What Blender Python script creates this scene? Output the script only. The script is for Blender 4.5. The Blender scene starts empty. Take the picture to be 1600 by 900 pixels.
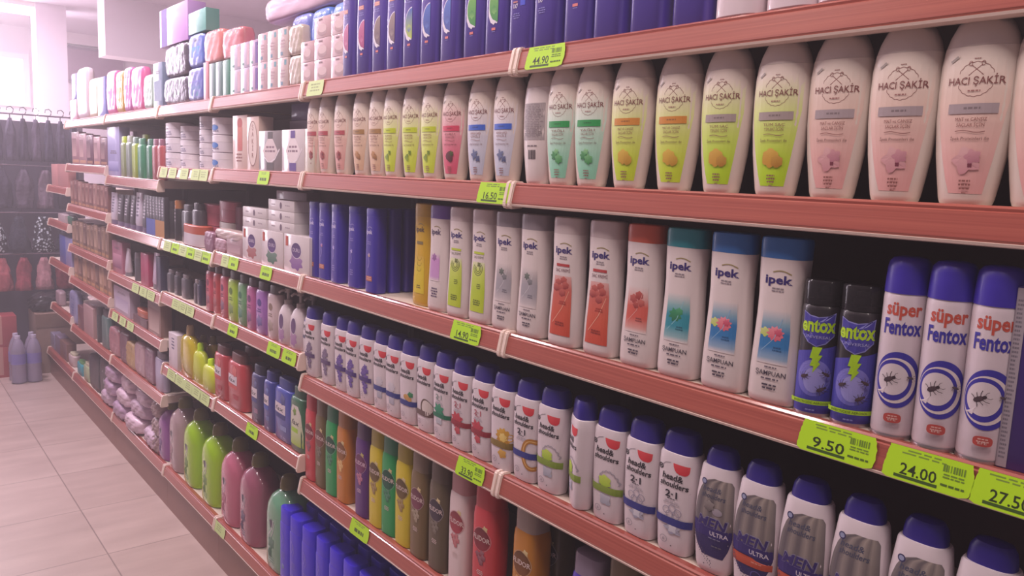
import bpy, bmesh, math, random
from mathutils import Vector, Matrix
from math import sin, cos, pi, radians

random.seed(7)
scene = bpy.context.scene
col = scene.collection

# ------------------------------------------------------------------ camera
CAM = Vector((0.0, 0.0, 1.55))
CR = Vector((0.77199802, -0.63413942, 0.04343109))
CU = Vector((0.05327584, 0.13264266, 0.98973108))
CF = Vector((0.63338831, 0.7617566, -0.13618418))
FPX = 1230.379
cd = bpy.data.cameras.new('camera')
cam = bpy.data.objects.new('camera', cd)
col.objects.link(cam)
cd.sensor_width = 36.0
cd.lens = FPX / 1600 * 36.0
cd.clip_start = 0.02
cam.matrix_world = Matrix(((CR.x, CU.x, -CF.x, CAM.x), (CR.y, CU.y, -CF.y, CAM.y), (CR.z, CU.z, -CF.z, CAM.z), (0, 0, 0, 1)))
scene.camera = cam

GLARE_DENSITY = 0.04  # density of the scatter volume added for veiling glare
# ------------------------------------------------------------------ light
vs = scene.view_settings
vs.view_transform = 'Standard'
vs.look = 'None'
vs.gamma = 1.0
vs.use_curve_mapping = False
vs.exposure = 0.0

world = bpy.data.worlds.new('store_ambient_fill')  # even ambient fill, added for light from the rest of the store
scene.world = world
world.use_nodes = True
bg = world.node_tree.nodes['Background']
bg.inputs[0].default_value = (0.92, 0.74, 0.84, 1)
bg.inputs[1].default_value = 0.15


def area(name, loc, sx, sy, power, color, rot=(0, 0, 0)):
    l = bpy.data.lights.new(name, 'AREA')
    l.shape = 'RECTANGLE'
    l.size, l.size_y = sx, sy
    l.energy = power
    l.color = color
    o = bpy.data.objects.new(name, l)
    o.location = loc
    o.rotation_euler = rot
    col.objects.link(o)
    return o


for i, (ly, pw) in enumerate([(-1.6, 15), (0.0, 19), (1.6, 26), (3.2, 38), (4.8, 38), (6.4, 42), (8.0, 66), (9.6, 95)]):
    area('ceiling_lamp_light', (0.28, ly, 3.05), 0.5, 0.22, pw, (1.0, 0.84, 0.80) if ly < 2 else ((1.0, 0.83, 0.86) if ly < 4 else (1.0, 0.82, 0.98)))
# added fill light that brightens walls and ceiling at the far end
area('far_fill_light', (0.2, 10.6, 2.0), 3.0, 2.2, 190, (1.0, 0.86, 1.0), (radians(-97), 0, 0))


# ------------------------------------------------------------------ helpers
def y_at(px, z, X=1.035):
    w = CR * FPX - CF * (px - 800)
    return -(w.x * X + w.z * (z - CAM.z)) / w.y


def C(h, a=1.0):
    h = h.lstrip('#')
    v = [int(h[i:i + 2], 16) / 255 for i in (0, 2, 4)]
    return tuple((x / 12.92 if x <= 0.04045 else ((x + 0.055) / 1.055) ** 2.4) for x in v) + (a,)


def mix(a, b, t):
    return tuple(a[i] * (1 - t) + b[i] * t for i in range(4))


MATS = {}


def mat(name, hexc, rough=0.45, metal=0.0, trans=0.0, coat=0.0, vary=0.0, bump=0.0, scale=40.0, emit=None, alpha=1.0, spec=None):
    if name in MATS:
        return MATS[name]
    m = bpy.data.materials.new(name)
    m.use_nodes = True
    nt = m.node_tree
    b = nt.nodes['Principled BSDF']
    c = C(hexc)
    b.inputs['Base Color'].default_value = c
    b.inputs['Roughness'].default_value = rough
    b.inputs['Metallic'].default_value = metal
    b.inputs['Transmission Weight'].default_value = trans
    b.inputs['Coat Weight'].default_value = coat
    b.inputs['Coat Roughness'].default_value = 0.08
    if spec is not None:
        b.inputs['Specular IOR Level'].default_value = spec
    if trans:
        b.inputs['IOR'].default_value = 1.3
    b.inputs['Alpha'].default_value = alpha
    if emit:
        b.inputs['Emission Color'].default_value = C(emit[0])
        b.inputs['Emission Strength'].default_value = emit[1]
    if vary or bump:
        tc = nt.nodes.new('ShaderNodeTexCoord')
        nz = nt.nodes.new('ShaderNodeTexNoise')
        nz.inputs['Scale'].default_value = scale
        nz.inputs['Detail'].default_value = 4
        nt.links.new(tc.outputs['Object'], nz.inputs['Vector'])
        if vary:
            r = nt.nodes.new('ShaderNodeMix')
            r.data_type = 'RGBA'
            r.inputs['A'].default_value = tuple(x * (1 - vary) for x in c[:3]) + (1,)
            r.inputs['B'].default_value = tuple(min(1, x * (1 + vary)) for x in c[:3]) + (1,)
            nt.links.new(nz.outputs['Fac'], r.inputs['Factor'])
            nt.links.new(r.outputs['Result'], b.inputs['Base Color'])
        if bump:
            bp = nt.nodes.new('ShaderNodeBump')
            bp.inputs['Strength'].default_value = bump
            bp.inputs['Distance'].default_value = 0.01
            nt.links.new(nz.outputs['Fac'], bp.inputs['Height'])
            nt.links.new(bp.outputs['Normal'], b.inputs['Normal'])
    MATS[name] = m
    return m


def pm(hexc, rough=0.42, coat=0.0, **k):
    """plastic of a given colour"""
    return mat('plastic_%s_%d_%d' % (hexc.strip('#'), int(rough * 100), int(coat * 10)), hexc, rough, coat=coat, vary=0.05, scale=25, **k)


# printed inks take their colour from the print itself (a colour attribute holding the artwork)
printed = bpy.data.materials.new('printed_ink')
printed.use_nodes = True
_n = printed.node_tree
_a = _n.nodes.new('ShaderNodeAttribute')
_a.attribute_name = 'ink'
_n.links.new(_a.outputs['Color'], _n.nodes['Principled BSDF'].inputs['Base Color'])
_n.nodes['Principled BSDF'].inputs['Roughness'].default_value = 0.5


def mesh_from(name, verts, faces, mats, smooth=True, midx=None):
    me = bpy.data.meshes.new(name)
    me.from_pydata(verts, [], faces)
    for m in (mats if isinstance(mats, (list, tuple)) else [mats]):
        me.materials.append(m)
    if midx:
        me.polygons.foreach_set('material_index', midx)
    if smooth:
        me.polygons.foreach_set('use_smooth', [True] * len(me.polygons))
    me.update()
    return me


def fix_normals(me):
    bm = bmesh.new()
    bm.from_mesh(me)
    bmesh.ops.recalc_face_normals(bm, faces=bm.faces)
    bm.to_mesh(me)
    bm.free()
    return me


def loft(rings, m, N=28, name='loft', close=True, cx=0.0):
    """rings of (z, half width along the shelf, half depth, squareness[, dx, dy])"""
    vs_, fs = [], []
    for r in rings:
        z, a, b, n = r[:4]
        dx = r[4] if len(r) > 4 else 0
        dy = r[5] if len(r) > 5 else 0
        for i in range(N):
            t = 2 * pi * i / N
            c, s = cos(t), sin(t)
            k = 2.0 / n
            x = b * math.copysign(abs(c) ** k, c)
            y = a * math.copysign(abs(s) ** k, s)
            vs_.append((x + dx + cx, y + dy, z))
    R_ = len(rings)
    for j in range(R_ - 1):
        for i in range(N):
            a0, a1 = j * N + i, j * N + (i + 1) % N
            fs.append((a0, a1, a1 + N, a0 + N))
    if close:
        fs.append(tuple(range(N - 1, -1, -1)))
        fs.append(tuple((R_ - 1) * N + i for i in range(N)))
    me = mesh_from(name, vs_, fs, m)
    try:
        me.set_sharp_from_angle(angle=radians(38))
    except Exception:
        pass
    return me


def boxes(name, items, m, bevel=0.0, smooth=False):
    """items: (x0,x1,y0,y1,z0,z1); one mesh"""
    bm = bmesh.new()
    for (x0, x1, y0, y1, z0, z1) in items:
        r = bmesh.ops.create_cube(bm, size=1.0)
        for v in r['verts']:
            v.co = Vector(((x0 + x1) / 2 + v.co.x * (x1 - x0), (y0 + y1) / 2 + v.co.y * (y1 - y0), (z0 + z1) / 2 + v.co.z * (z1 - z0)))
    if bevel:
        bmesh.ops.bevel(bm, geom=list(bm.edges), offset=bevel, segments=2, affect='EDGES', profile=0.6)
    me = bpy.data.meshes.new(name)
    bm.to_mesh(me)
    bm.free()
    me.materials.append(m)
    if bevel:
        me.polygons.foreach_set('use_smooth', [True] * len(me.polygons))
        try:
            me.set_sharp_from_angle(angle=radians(50))
        except Exception:
            pass
    return me


def tube(pts, r, m, n=8, name='tube'):
    vs_, fs = [], []
    P = [Vector(p) for p in pts]
    for i, p in enumerate(P):
        d = (P[min(i + 1, len(P) - 1)] - P[max(i - 1, 0)]).normalized()
        up = Vector((0, 0, 1)) if abs(d.z) < 0.9 else Vector((1, 0, 0))
        u = d.cross(up).normalized()
        v = d.cross(u)
        for k in range(n):
            t = 2 * pi * k / n
            vs_.append(tuple(p + r * (cos(t) * u + sin(t) * v)))
    for i in range(len(P) - 1):
        for k in range(n):
            a, b = i * n + k, i * n + (k + 1) % n
            fs.append((a, b, b + n, a + n))
    fs.append(tuple(range(n)))
    fs.append(tuple((len(P) - 1) * n + k for k in range(n - 1, -1, -1)))
    return fix_normals(mesh_from(name, vs_, fs, m))


def pillow(w, d, h, m, puff=0.35, wrinkle=0.004, seed=1, n=10, name='pillow'):
    """soft packet: w along the shelf, d deep, h high, standing on z=0"""
    rnd = random.Random(seed)
    ph = [rnd.uniform(0, 6.28) for _ in range(9)]
    vs_, fs, idx = [], [], {}

    def add(x, y, z):
        k = (round(x, 4), round(y, 4), round(z, 4))
        if k not in idx:
            ex, ey, ez = x, y, z
            # inflate
            fx = 1 - puff * 0.5 * (y * y * y * y + z ** 4) / 1.4
            fy = 1 - puff * 0.35 * (x * x * x * x + z ** 4) / 1.4
            fz = 1 - puff * 0.4 * (y ** 4 + x ** 4) / 1.4
            wr = wrinkle * (sin(9 * y + ph[0] + 5 * z) + sin(13 * z + ph[1] + 4 * x) + 0.7 * sin(17 * y + ph[2]))
            idx[k] = len(vs_)
            vs_.append((ex * fx * d / 2 + wr, ey * fy * w / 2 + wr * .5, (ez * fz * 0.5 + 0.5) * h + wr * .3))
        return idx[k]
    for ax in range(3):
        for s in (-1, 1):
            for i in range(n):
                for j in range(n):
                    q = []
                    for (di, dj) in ((0, 0), (1, 0), (1, 1), (0, 1)):
                        a, b = -1 + 2 * (i + di) / n, -1 + 2 * (j + dj) / n
                        p = [0, 0, 0]
                        p[ax] = s
                        p[(ax + 1) % 3] = a
                        p[(ax + 2) % 3] = b
                        q.append(add(*p))
                    fs.append(tuple(q if s > 0 else q[::-1]))
    return mesh_from(name, vs_, fs, m)


# ------------------------------------------------------------------ printing
_TXT = {}


def text_mesh(s, bold=0.0, shear=0.0):
    k = (s, bold, shear)
    if k not in _TXT:
        cu = bpy.data.curves.new('t', 'FONT')
        cu.body = s
        cu.size = 1.0
        cu.resolution_u = 2
        cu.offset = bold
        cu.shear = shear
        o = bpy.data.objects.new('t', cu)
        col.objects.link(o)
        dg = bpy.context.evaluated_depsgraph_get()
        me = bpy.data.meshes.new_from_object(o.evaluated_get(dg))
        V = [tuple(v.co[:2]) for v in me.vertices]
        F = [tuple(p.vertices) for p in me.polygons]
        bpy.data.objects.remove(o)
        bpy.data.curves.remove(cu)
        bpy.data.meshes.remove(me)
        if V:
            x0 = min(v[0] for v in V)
            x1 = max(v[0] for v in V)
        else:
            x0 = x1 = 0
        _TXT[k] = ([(v[0] - x0, v[1]) for v in V], F, x1 - x0)
    return _TXT[k]


class Surf:
    def __init__(self, rings, cyl=False):
        self.r = [tuple(r) for r in rings]
        self.cyl = cyl

    def at(self, u, v, e):
        R_ = self.r
        v_ = min(max(v, R_[0][0]), R_[-1][0])
        for i in range(len(R_) - 1):
            if R_[i][0] <= v_ <= R_[i + 1][0]:
                break
        z0, z1 = R_[i][0], R_[i + 1][0]
        t = 0 if z1 == z0 else (v_ - z0) / (z1 - z0)
        a, b, n = [R_[i][k] * (1 - t) + R_[i + 1][k] * t for k in (1, 2, 3)]
        dx = 0
        if len(R_[i]) > 4:
            dx = R_[i][4] * (1 - t) + R_[i + 1][4] * t
        if self.cyl:
            th = u / a
            return (-(b + e) * cos(th) + dx, -(a + e) * sin(th), v)
        q = min(abs(u) / a, 0.985)
        x = -b * (1 - q ** n) ** (1 / n) - e
        return (x + dx, -max(-a, min(a, u)) - math.copysign(e * q ** 3, u), v)


class Art:
    def __init__(self, surf, e=0.0003):
        self.s, self.V, self.F, self.K, self.e = surf, [], [], [], e
        self.ku, self.du = 1.0, 0.0

    def _add(self, pts, faces, cols):
        o = len(self.V)
        for (u, v), c in zip(pts, cols):
            self.V.append(self.s.at(u * self.ku + self.du, v, self.e))
            self.K.append(c)
        self.F += [tuple(o + i for i in f) for f in faces]
        self.e += 0.00016 if self.s.cyl else 0.00007

    def grid(self, fn, nx, ny):
        P, K = [], []
        for j in range(ny + 1):
            for i in range(nx + 1):
                u, v, c = fn(i / nx, j / ny)
                P.append((u, v))
                K.append(c)
        F = [(j * (nx + 1) + i, j * (nx + 1) + i + 1, (j + 1) * (nx + 1) + i + 1, (j + 1) * (nx + 1) + i) for j in range(ny) for i in range(nx)]
        self._add(P, F, K)

    def rect(self, u0, v0, u1, v1, c, c2=None, nx=8, ny=2):
        c = C(c)
        c2 = C(c2) if c2 else c
        self.grid(lambda s, t: (u0 + (u1 - u0) * s, v0 + (v1 - v0) * t, mix(c, c2, t)), nx, ny)

    def strip(self, rows, nx=8, sub=3):
        """rows of (v, uL, uR, colour) joined into one panel"""
        rr = []
        for a, b in zip(rows, rows[1:]):
            for k in range(sub):
                t = k / sub
                rr.append((a[0] * (1 - t) + b[0] * t, a[1] * (1 - t) + b[1] * t, a[2] * (1 - t) + b[2] * t, mix(C(a[3]), C(b[3]), t)))
        z = rows[-1]
        rr.append((z[0], z[1], z[2], C(z[3])))
        ny = len(rr) - 1

        def fn(s, t):
            r = rr[round(t * ny)]
            return (r[1] * (1 - s) + r[2] * s, r[0], r[3])
        self.grid(fn, nx, ny)

    def ell(self, u, v, ru, rv, c, c2=None, n=24, umax=None, p=2.0):
        c = C(c)
        c2 = C(c2) if c2 else c
        P, K, F = [(u, v)], [mix(c, c2, .5)], []
        Q = 7 if max(ru, rv) > .012 else 2
        for k in range(1, Q + 1):
            q = k / Q
            for i in range(n):
                t = 2 * pi * i / n
                cu, sv = cos(t), sin(t)
                x = u + ru * q * math.copysign(abs(cu) ** (2 / p), cu)
                y = v + rv * q * math.copysign(abs(sv) ** (2 / p), sv)
                if umax is not None:
                    x = min(x, umax)
                P.append((x, y))
                K.append(mix(c, c2, 0.5 + 0.5 * q * sv))
        for i in range(n):
            j = (i + 1) % n
            F.append((0, 1 + i, 1 + j))
            for k in range(Q - 1):
                F.append((1 + k * n + i, 1 + (k + 1) * n + i, 1 + (k + 1) * n + j, 1 + k * n + j))
        self._add(P, F, K)

    def ring(self, u, v, ru, rv, w, c, a0=0, a1=360, n=36, scal=0.0, lobes=16, w2=None):
        c = C(c)
        P, K = [], []
        for i in range(n + 1):
            t = radians(a0 + (a1 - a0) * i / n)
            s = 1 + scal * abs(sin(lobes * t / 2))
            ww = w if w2 is None else w + (w2 - w) * i / n
            for q in (0, 1):
                P.append((u + (ru * s - q * ww) * cos(t), v + (rv * s - q * ww) * sin(t)))
                K.append(c)
        self._add(P, [(2 * i, 2 * i + 1, 2 * i + 3, 2 * i + 2) for i in range(n)], K)

    def poly(self, pts, c, c2=None):
        c = C(c)
        c2 = C(c2) if c2 else c
        n = len(pts)
        cu, cv = sum(p[0] for p in pts) / n, sum(p[1] for p in pts) / n
        v0, v1 = min(p[1] for p in pts), max(p[1] for p in pts)
        P = [(cu, cv)] + [((cu + p[0]) / 2, (cv + p[1]) / 2) for p in pts] + list(pts)
        K = [mix(c, c2, (p[1] - v0) / max(1e-6, v1 - v0)) for p in P]
        F = []
        for i in range(n):
            j = (i + 1) % n
            F += [(0, 1 + i, 1 + j), (1 + i, 1 + n + i, 1 + n + j, 1 + j)]
        self._add(P, F, K)

    def line(self, pts, w, c):
        c = C(c)
        P, K = [], []
        for i, p in enumerate(pts):
            a, b = pts[max(0, i - 1)], pts[min(len(pts) - 1, i + 1)]
            d = Vector((b[0] - a[0], b[1] - a[1])).normalized()
            P += [(p[0] - d.y * w / 2, p[1] + d.x * w / 2), (p[0] + d.y * w / 2, p[1] - d.x * w / 2)]
            K += [c, c]
        self._add(P, [(2 * i, 2 * i + 1, 2 * i + 3, 2 * i + 2) for i in range(len(pts) - 1)], K)

    def blob(self, u, v, r, c, c2=None, seed=1, petals=7, depth=0.25, rv=None):
        rnd = random.Random(seed)
        rv = rv or r
        pts = []
        N = petals * 4
        for i in range(N):
            t = 2 * pi * i / N
            q = 1 - depth * (0.5 + 0.5 * cos(petals * t)) + rnd.uniform(-.06, .06)
            pts.append((u + r * q * cos(t), v + rv * q * sin(t)))
        self.poly(pts, c, c2)

    def text(self, s, u, v, h, c, bold=0.0, shear=0.0, w=None, align='c', slope=0.0):
        """h = height of a capital; v = baseline"""
        V, F, W = text_mesh(s, bold, shear)
        k = h / 0.72
        kx = k if w is None else w / max(W, 1e-6)
        o = {'c': -W / 2, 'l': 0, 'r': -W}[align]
        c = C(c)
        self._add([(u + (x + o) * kx, v + y * k + slope * (x + o) * kx) for x, y in V], F, [c] * len(V))

    def lines(self, u, v, w, h, rows, c, seed=3, align='c'):
        """small print too fine to read: rows of word-like bars, v = top"""
        rnd = random.Random(seed)
        c = C(c)
        P, F, K = [], [], []
        for r in range(rows):
            y = v - h * r
            ww = w * rnd.uniform(.6, 1.0)
            x = u - ww / 2 if align == 'c' else u
            end = x + ww
            while x < end - 1e-5:
                l = min(rnd.uniform(.12, .3) * w, end - x)
                o = len(P)
                m_ = 3
                for q in range(m_ + 1):
                    P += [(x + l * q / m_, y), (x + l * q / m_, y - h * .5)]
                    K += [c, c]
                F += [(o + 2 * q, o + 2 * q + 1, o + 2 * q + 3, o + 2 * q + 2) for q in range(m_)]
                x += l + .05 * w
        self._add(P, F, K)

    def bars(self, u0, v0, u1, v1, c, n=14, seed=2):
        rnd = random.Random(seed)
        c = C(c)
        P, F, K = [], [], []
        st = (u1 - u0) / n
        for i in range(n):
            x, l = u0 + st * i, st * rnd.uniform(.3, .8)
            o = len(P)
            P += [(x, v0), (x + l, v0), (x + l, v1), (x, v1)]
            K += [c] * 4
            F.append((o, o + 1, o + 2, o + 3))
        self._add(P, F, K)

    def mesh(self, name='label'):
        me = mesh_from(name, self.V, self.F, printed, smooth=False)
        at = me.color_attributes.new('ink', 'FLOAT_COLOR', 'POINT')
        at.data.foreach_set('color', [x for k in self.K for x in k])
        return me


# ------------------------------------------------------------------ things
KINDS = {}


def kind(key, name, cat, parts):
    """parts: list of (part name, mesh, sub-parts list) ; the first stands for the thing if alone"""
    KINDS[key] = (name, cat, parts)


def put(key, x, y, z, label, group=None, rz=0.0, tilt=None, s=1.0):
    name, cat, parts = KINDS[key]
    if len(parts) == 1 and not (len(parts[0]) > 2 and parts[0][2]):
        r = bpy.data.objects.new(name, parts[0][1])
        col.objects.link(r)
    else:
        r = bpy.data.objects.new(name, None)
        r.empty_display_size = 0.02
        col.objects.link(r)
        for p in parts:
            o = bpy.data.objects.new(p[0], p[1])
            col.objects.link(o)
            o.parent = r
            for sp in (p[2] if len(p) > 2 else []):
                q = bpy.data.objects.new(sp[0], sp[1])
                col.objects.link(q)
                q.parent = o
    r.location = (x, y, z)
    r.rotation_euler = (tilt[0], tilt[1], rz) if tilt else (0, 0, rz)
    r.scale = s if isinstance(s, tuple) else (s, s, s)
    r['label'] = label
    r['category'] = cat
    if group:
        r['group'] = group
    return r


def thing(name, label, cat, loc=(0, 0, 0), group=None, rz=0.0):
    o = bpy.data.objects.new(name, None)
    o.empty_display_size = 0.02
    col.objects.link(o)
    o.location = loc
    o.rotation_euler = (0, 0, rz)
    o['label'] = label
    o['category'] = cat
    if group:
        o['group'] = group
    return o


def part(name, me, parent):
    o = bpy.data.objects.new(name, me)
    col.objects.link(o)
    o.parent = parent
    return o


def struct(name, me):
    o = bpy.data.objects.new(name, me)
    col.objects.link(o)
    o['kind'] = 'structure'
    return o


NUM = ['', 'one', 'two', 'three', 'four', 'five', 'six', 'seven', 'eight', 'nine', 'ten', 'eleven', 'twelve', 'thirteen', 'fourteen']
ORD = ['', 'first', 'second', 'third', 'fourth', 'fifth', 'sixth', 'seventh', 'eighth', 'ninth', 'tenth', 'eleventh', 'twelfth', 'thirteenth', 'fourteenth']


def posn(i, n):
    """place of item i (0 = leftmost in the photo) among n that look alike"""
    if n == 1:
        return ''
    if n == 2:
        return (', left of the two', ', right of the two')[i]
    if n == 3:
        return (', leftmost of three', ', middle of three', ', rightmost of three')[i]
    if i == 0:
        return ', leftmost of %s' % NUM[n]
    if i == n - 1:
        return ', rightmost of %s' % NUM[n]
    if i <= (n - 1) // 2:
        return ', %s from left of %s' % (ORD[i + 1], NUM[n])
    return ', %s from right of %s' % (ORD[n - i], NUM[n])


def row(key, pxs, z, label, group, zm=0.11, X=1.035, jit=0.04, rz=0.0, dz=0.0):
    n = len(pxs)
    for i, px in enumerate(pxs):
        put(key, X + random.uniform(-.002, .003), y_at(px, z + zm, X), z + dz, label + posn(i, n), group, rz=rz + random.uniform(-jit, jit))


# ================================================================== ROOM
def floor_material():
    m = bpy.data.materials.new('floor_tiles')
    m.use_nodes = True
    nt = m.node_tree
    b = nt.nodes['Principled BSDF']
    tc = nt.nodes.new('ShaderNodeTexCoord')
    mp = nt.nodes.new('ShaderNodeMapping')
    mp.inputs['Location'].default_value = (-0.19, -0.28, 0)
    br = nt.nodes.new('ShaderNodeTexBrick')
    br.offset = 0.0
    br.inputs['Scale'].default_value = 1.0
    br.inputs['Brick Width'].default_value = 0.5
    br.inputs['Row Height'].default_value = 0.5
    br.inputs['Mortar Size'].default_value = 0.003
    br.inputs['Mortar Smooth'].default_value = 0.3
    br.inputs['Color1'].default_value = C('#c6b0a8')
    br.inputs['Color2'].default_value = C('#beA8a0')
    br.inputs['Mortar'].default_value = C('#94807a')
    nz = nt.nodes.new('ShaderNodeTexNoise')
    nz.inputs['Scale'].default_value = 3.2
    nz.inputs['Detail'].default_value = 5
    mp2 = nt.nodes.new('ShaderNodeMapping')
    mp2.inputs['Scale'].default_value = (0.8, 3.0, 1)
    mx = nt.nodes.new('ShaderNodeMix')
    mx.data_type = 'RGBA'
    mx.blend_type = 'MULTIPLY'
    mx.inputs['Factor'].default_value = 0.5
    rp = nt.nodes.new('ShaderNodeValToRGB')
    rp.color_ramp.elements[0].position = 0.3
    rp.color_ramp.elements[0].color = (0.62, 0.58, 0.58, 1)
    rp.color_ramp.elements[1].position = 0.7
    L = nt.links.new
    L(tc.outputs['Object'], mp.inputs['Vector'])
    L(mp.outputs['Vector'], br.inputs['Vector'])
    L(tc.outputs['Object'], mp2.inputs['Vector'])
    L(mp2.outputs['Vector'], nz.inputs['Vector'])
    L(nz.outputs['Fac'], rp.inputs['Fac'])
    L(br.outputs['Color'], mx.inputs['A'])
    L(rp.outputs['Color'], mx.inputs['B'])
    L(mx.outputs['Result'], b.inputs['Base Color'])
    b.inputs['Roughness'].default_value = 0.38
    return m


wall_m = mat('painted_wall', '#efe2ea', 0.8, vary=0.02, scale=3)
ceil_m = mat('ceiling_paint', '#d9cbd8', 0.85, vary=0.02, scale=2)
struct('floor', boxes('floor', [(-3.5, 4.5, -2.5, 13.0, -0.06, 0.0)], floor_material()))
struct('ceiling', boxes('ceiling', [(-3.5, 4.5, -2.5, 13.0, 3.2, 3.26)], ceil_m))
struct('wall_far', boxes('wall', [(-3.5, 4.5, 12.0, 12.15, 0.0, 3.2)], wall_m))
struct('wall_right', boxes('wall', [(4.4, 4.5, -2.5, 12.0, 0.0, 3.2)], wall_m))

# ================================================================== SHELVING
rail_m = None


def rail_material():
    m = bpy.data.materials.new('red_wood_effect_rail')
    m.use_nodes = True
    nt = m.node_tree
    b = nt.nodes['Principled BSDF']
    tc = nt.nodes.new('ShaderNodeTexCoord')
    mp = nt.nodes.new('ShaderNodeMapping')
    mp.inputs['Scale'].default_value = (20, 1.2, 160)
    nz = nt.nodes.new('ShaderNodeTexNoise')
    nz.inputs['Scale'].default_value = 2.0
    nz.inputs['Detail'].default_value = 6
    rp = nt.nodes.new('ShaderNodeValToRGB')
    rp.color_ramp.elements[0].position = 0.3
    rp.color_ramp.elements[0].color = C('#98463c')
    rp.color_ramp.elements[1].position = 0.75
    rp.color_ramp.elements[1].color = C('#b35f50')
    L = nt.links.new
    L(tc.outputs['Object'], mp.inputs['Vector'])
    L(mp.outputs['Vector'], nz.inputs['Vector'])
    L(nz.outputs['Fac'], rp.inputs['Fac'])
    L(rp.outputs['Color'], b.inputs['Base Color'])
    b.inputs['Roughness'].default_value = 0.42
    b.inputs['Coat Weight'].default_value = 0.7
    b.inputs['Coat Roughness'].default_value = 0.12
    return m


rail_m = rail_material()
ivory = mat('ivory_plastic_clip', '#e6cfc4', 0.35, vary=0.03)
board_m = mat('cream_shelf_enamel', '#d9c6ba', 0.5, vary=0.05, scale=12)
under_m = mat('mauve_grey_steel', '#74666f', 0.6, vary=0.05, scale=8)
back_m = mat('dark_back_panel', '#6c5c64', 0.75, vary=0.12, scale=6)
kick_m = mat('brown_kick_board', '#8e6155', 0.5, vary=0.1, scale=10, coat=0.2)

RP = [(1.020, 0.0), (1.005, 0.0015), (1.002, -0.0015), (1.0025, -0.005), (1.0, -0.0065), (0.993, -0.0375), (0.9945, -0.0405)]
RB = [(0.9945, -0.0405), (0.9925, -0.041), (0.9935, -0.0445), (1.004, -0.046), (1.020, -0.044)]


def extrude_y(prof, y0, y1, m, name, thick=None):
    vs_, fs = [], []
    n = len(prof)
    for y in (y0, y1):
        for (x, z) in prof:
            vs_.append((x, y, z))
    closed = thick is not None
    for i in range(n if closed else n - 1):
        j = (i + 1) % n
        fs.append((i, j, j + n, i + n))
    if closed:
        fs.append(tuple(range(n)))
        fs.append(tuple(range(2 * n - 1, n - 1, -1)))
    return fix_normals(mesh_from(name, vs_, fs, m, smooth=False))


BAYS = [(-0.10, 1.22), (1.22, 2.18), (2.18, 2.94), (2.94, 3.61), (3.61, 4.55), (4.55, 5.57), (5.57, 6.24)]
BNAME = ['nearest bay', 'second bay', 'third bay', 'fourth bay', 'fifth bay', 'sixth bay', 'farthest bay']
LEVELS_ = [
    [1.80, 1.543, 1.240, 0.940, 0.615],
    [1.80, 1.543, 1.240, 0.940, 0.615],
    [1.797, 1.543, 1.240, 1.000, 0.680],
    [1.793, 1.538, 1.230, 0.995, 0.675],
    [1.790, 1.480, 1.230, 0.980, 0.775, 0.520],
    [1.787, 1.527, 1.280, 1.030, 0.830, 0.520],
    [1.376, 1.147, 0.877, 0.560],
]
LNAME = ['top shelf', 'second shelf', 'third shelf', 'fourth shelf', 'fifth shelf', 'sixth shelf']
DEPTH = 0.383


def shelf(y0, y1, z, label, group):
    t = thing('shelf', label, 'shelf', (0, 0, z), group)
    g = 0.002
    part('board', boxes('board', [(1.006, 1.0 + DEPTH, y0 + g, y1 - g, -0.004, -0.0005), (1.012, 1.0 + DEPTH, y0 + g, y0 + g + .002, -0.034, -0.004), (1.012, 1.0 + DEPTH, y1 - g - .002, y1 - g, -0.034, -0.004)], board_m), t)
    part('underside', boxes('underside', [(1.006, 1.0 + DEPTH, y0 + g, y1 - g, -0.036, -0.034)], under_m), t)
    pr = part('price_rail', extrude_y(RP + [(1.004, -0.041), (1.012, -0.003)], y0 + .012, y1 - .012, rail_m, 'price_rail', 1), t)
    part('edge_strip', extrude_y(RB + [(1.018, -0.0405)], y0 + .012, y1 - .012, ivory, 'edge_strip', 1), pr)
    for (a, b) in ((y0 + .001, y0 + .013), (y1 - .013, y1 - .001)):
        pf = [(1.024, 0.004), (1.003, 0.005), (0.9985, 0.002), (0.9965, -0.005), (0.989, -0.040), (0.990, -0.048), (0.996, -0.051), (1.024, -0.049)]
        me = extrude_y(pf, a, b, ivory, 'end_cap', 1)
        bm = bmesh.new()
        bm.from_mesh(me)
        bmesh.ops.bevel(bm, geom=list(bm.edges), offset=0.002, segments=2, affect='EDGES')
        bm.to_mesh(me)
        bm.free()
        part('end_cap', me, pr)
    return t


for bi, ((y0, y1), lv) in enumerate(zip(BAYS, LEVELS_)):
    b = thing('shelving_frame', 'dark backed steel shelving frame of the %s behind its goods' % BNAME[bi], 'shelving unit', (0, 0, 0), 'joined shelving frames along the aisle')
    top = 1.86 if bi < 6 else 1.45
    part('back_panel', boxes('back_panel', [(1.405, 1.42, y0 + .001, y1 - .001, 0.0, top)], back_m), b)
    for yy in ((y0 + .001, y0 + .02), (y1 - .02, y1 - .001)):
        part('upright_post', boxes('upright_post', [(1.385, 1.405, yy[0], yy[1], 0.0, top)], under_m), b)
    kb = bpy.data.objects.new('kick_board', boxes('kick_board', [(1.012, 1.03, y0 + .001, (y1 if bi < 6 else 6.45) - .001, 0.0, 0.156)], kick_m))
    col.objects.link(kb)
    kb['label'] = 'brown kick board under the bottom deck of the %s' % BNAME[bi]
    kb['category'] = 'kick board'
    kb['group'] = 'brown kick boards along the floor'
    for li, z in enumerate(lv):
        shelf(y0, y1, z, '%s of the %s with red wood-effect price rail' % (LNAME[li], BNAME[bi]), 'shelves with red price rails')
    ye = y1 if bi < 6 else 6.45
    shelf(y0, ye, 0.200, 'bottom deck of the %s just above the kick board' % BNAME[bi], 'shelves with red price rails')

# ------------------------------------------------------------------ price tags
TAGC = '#b6e61e'


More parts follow.
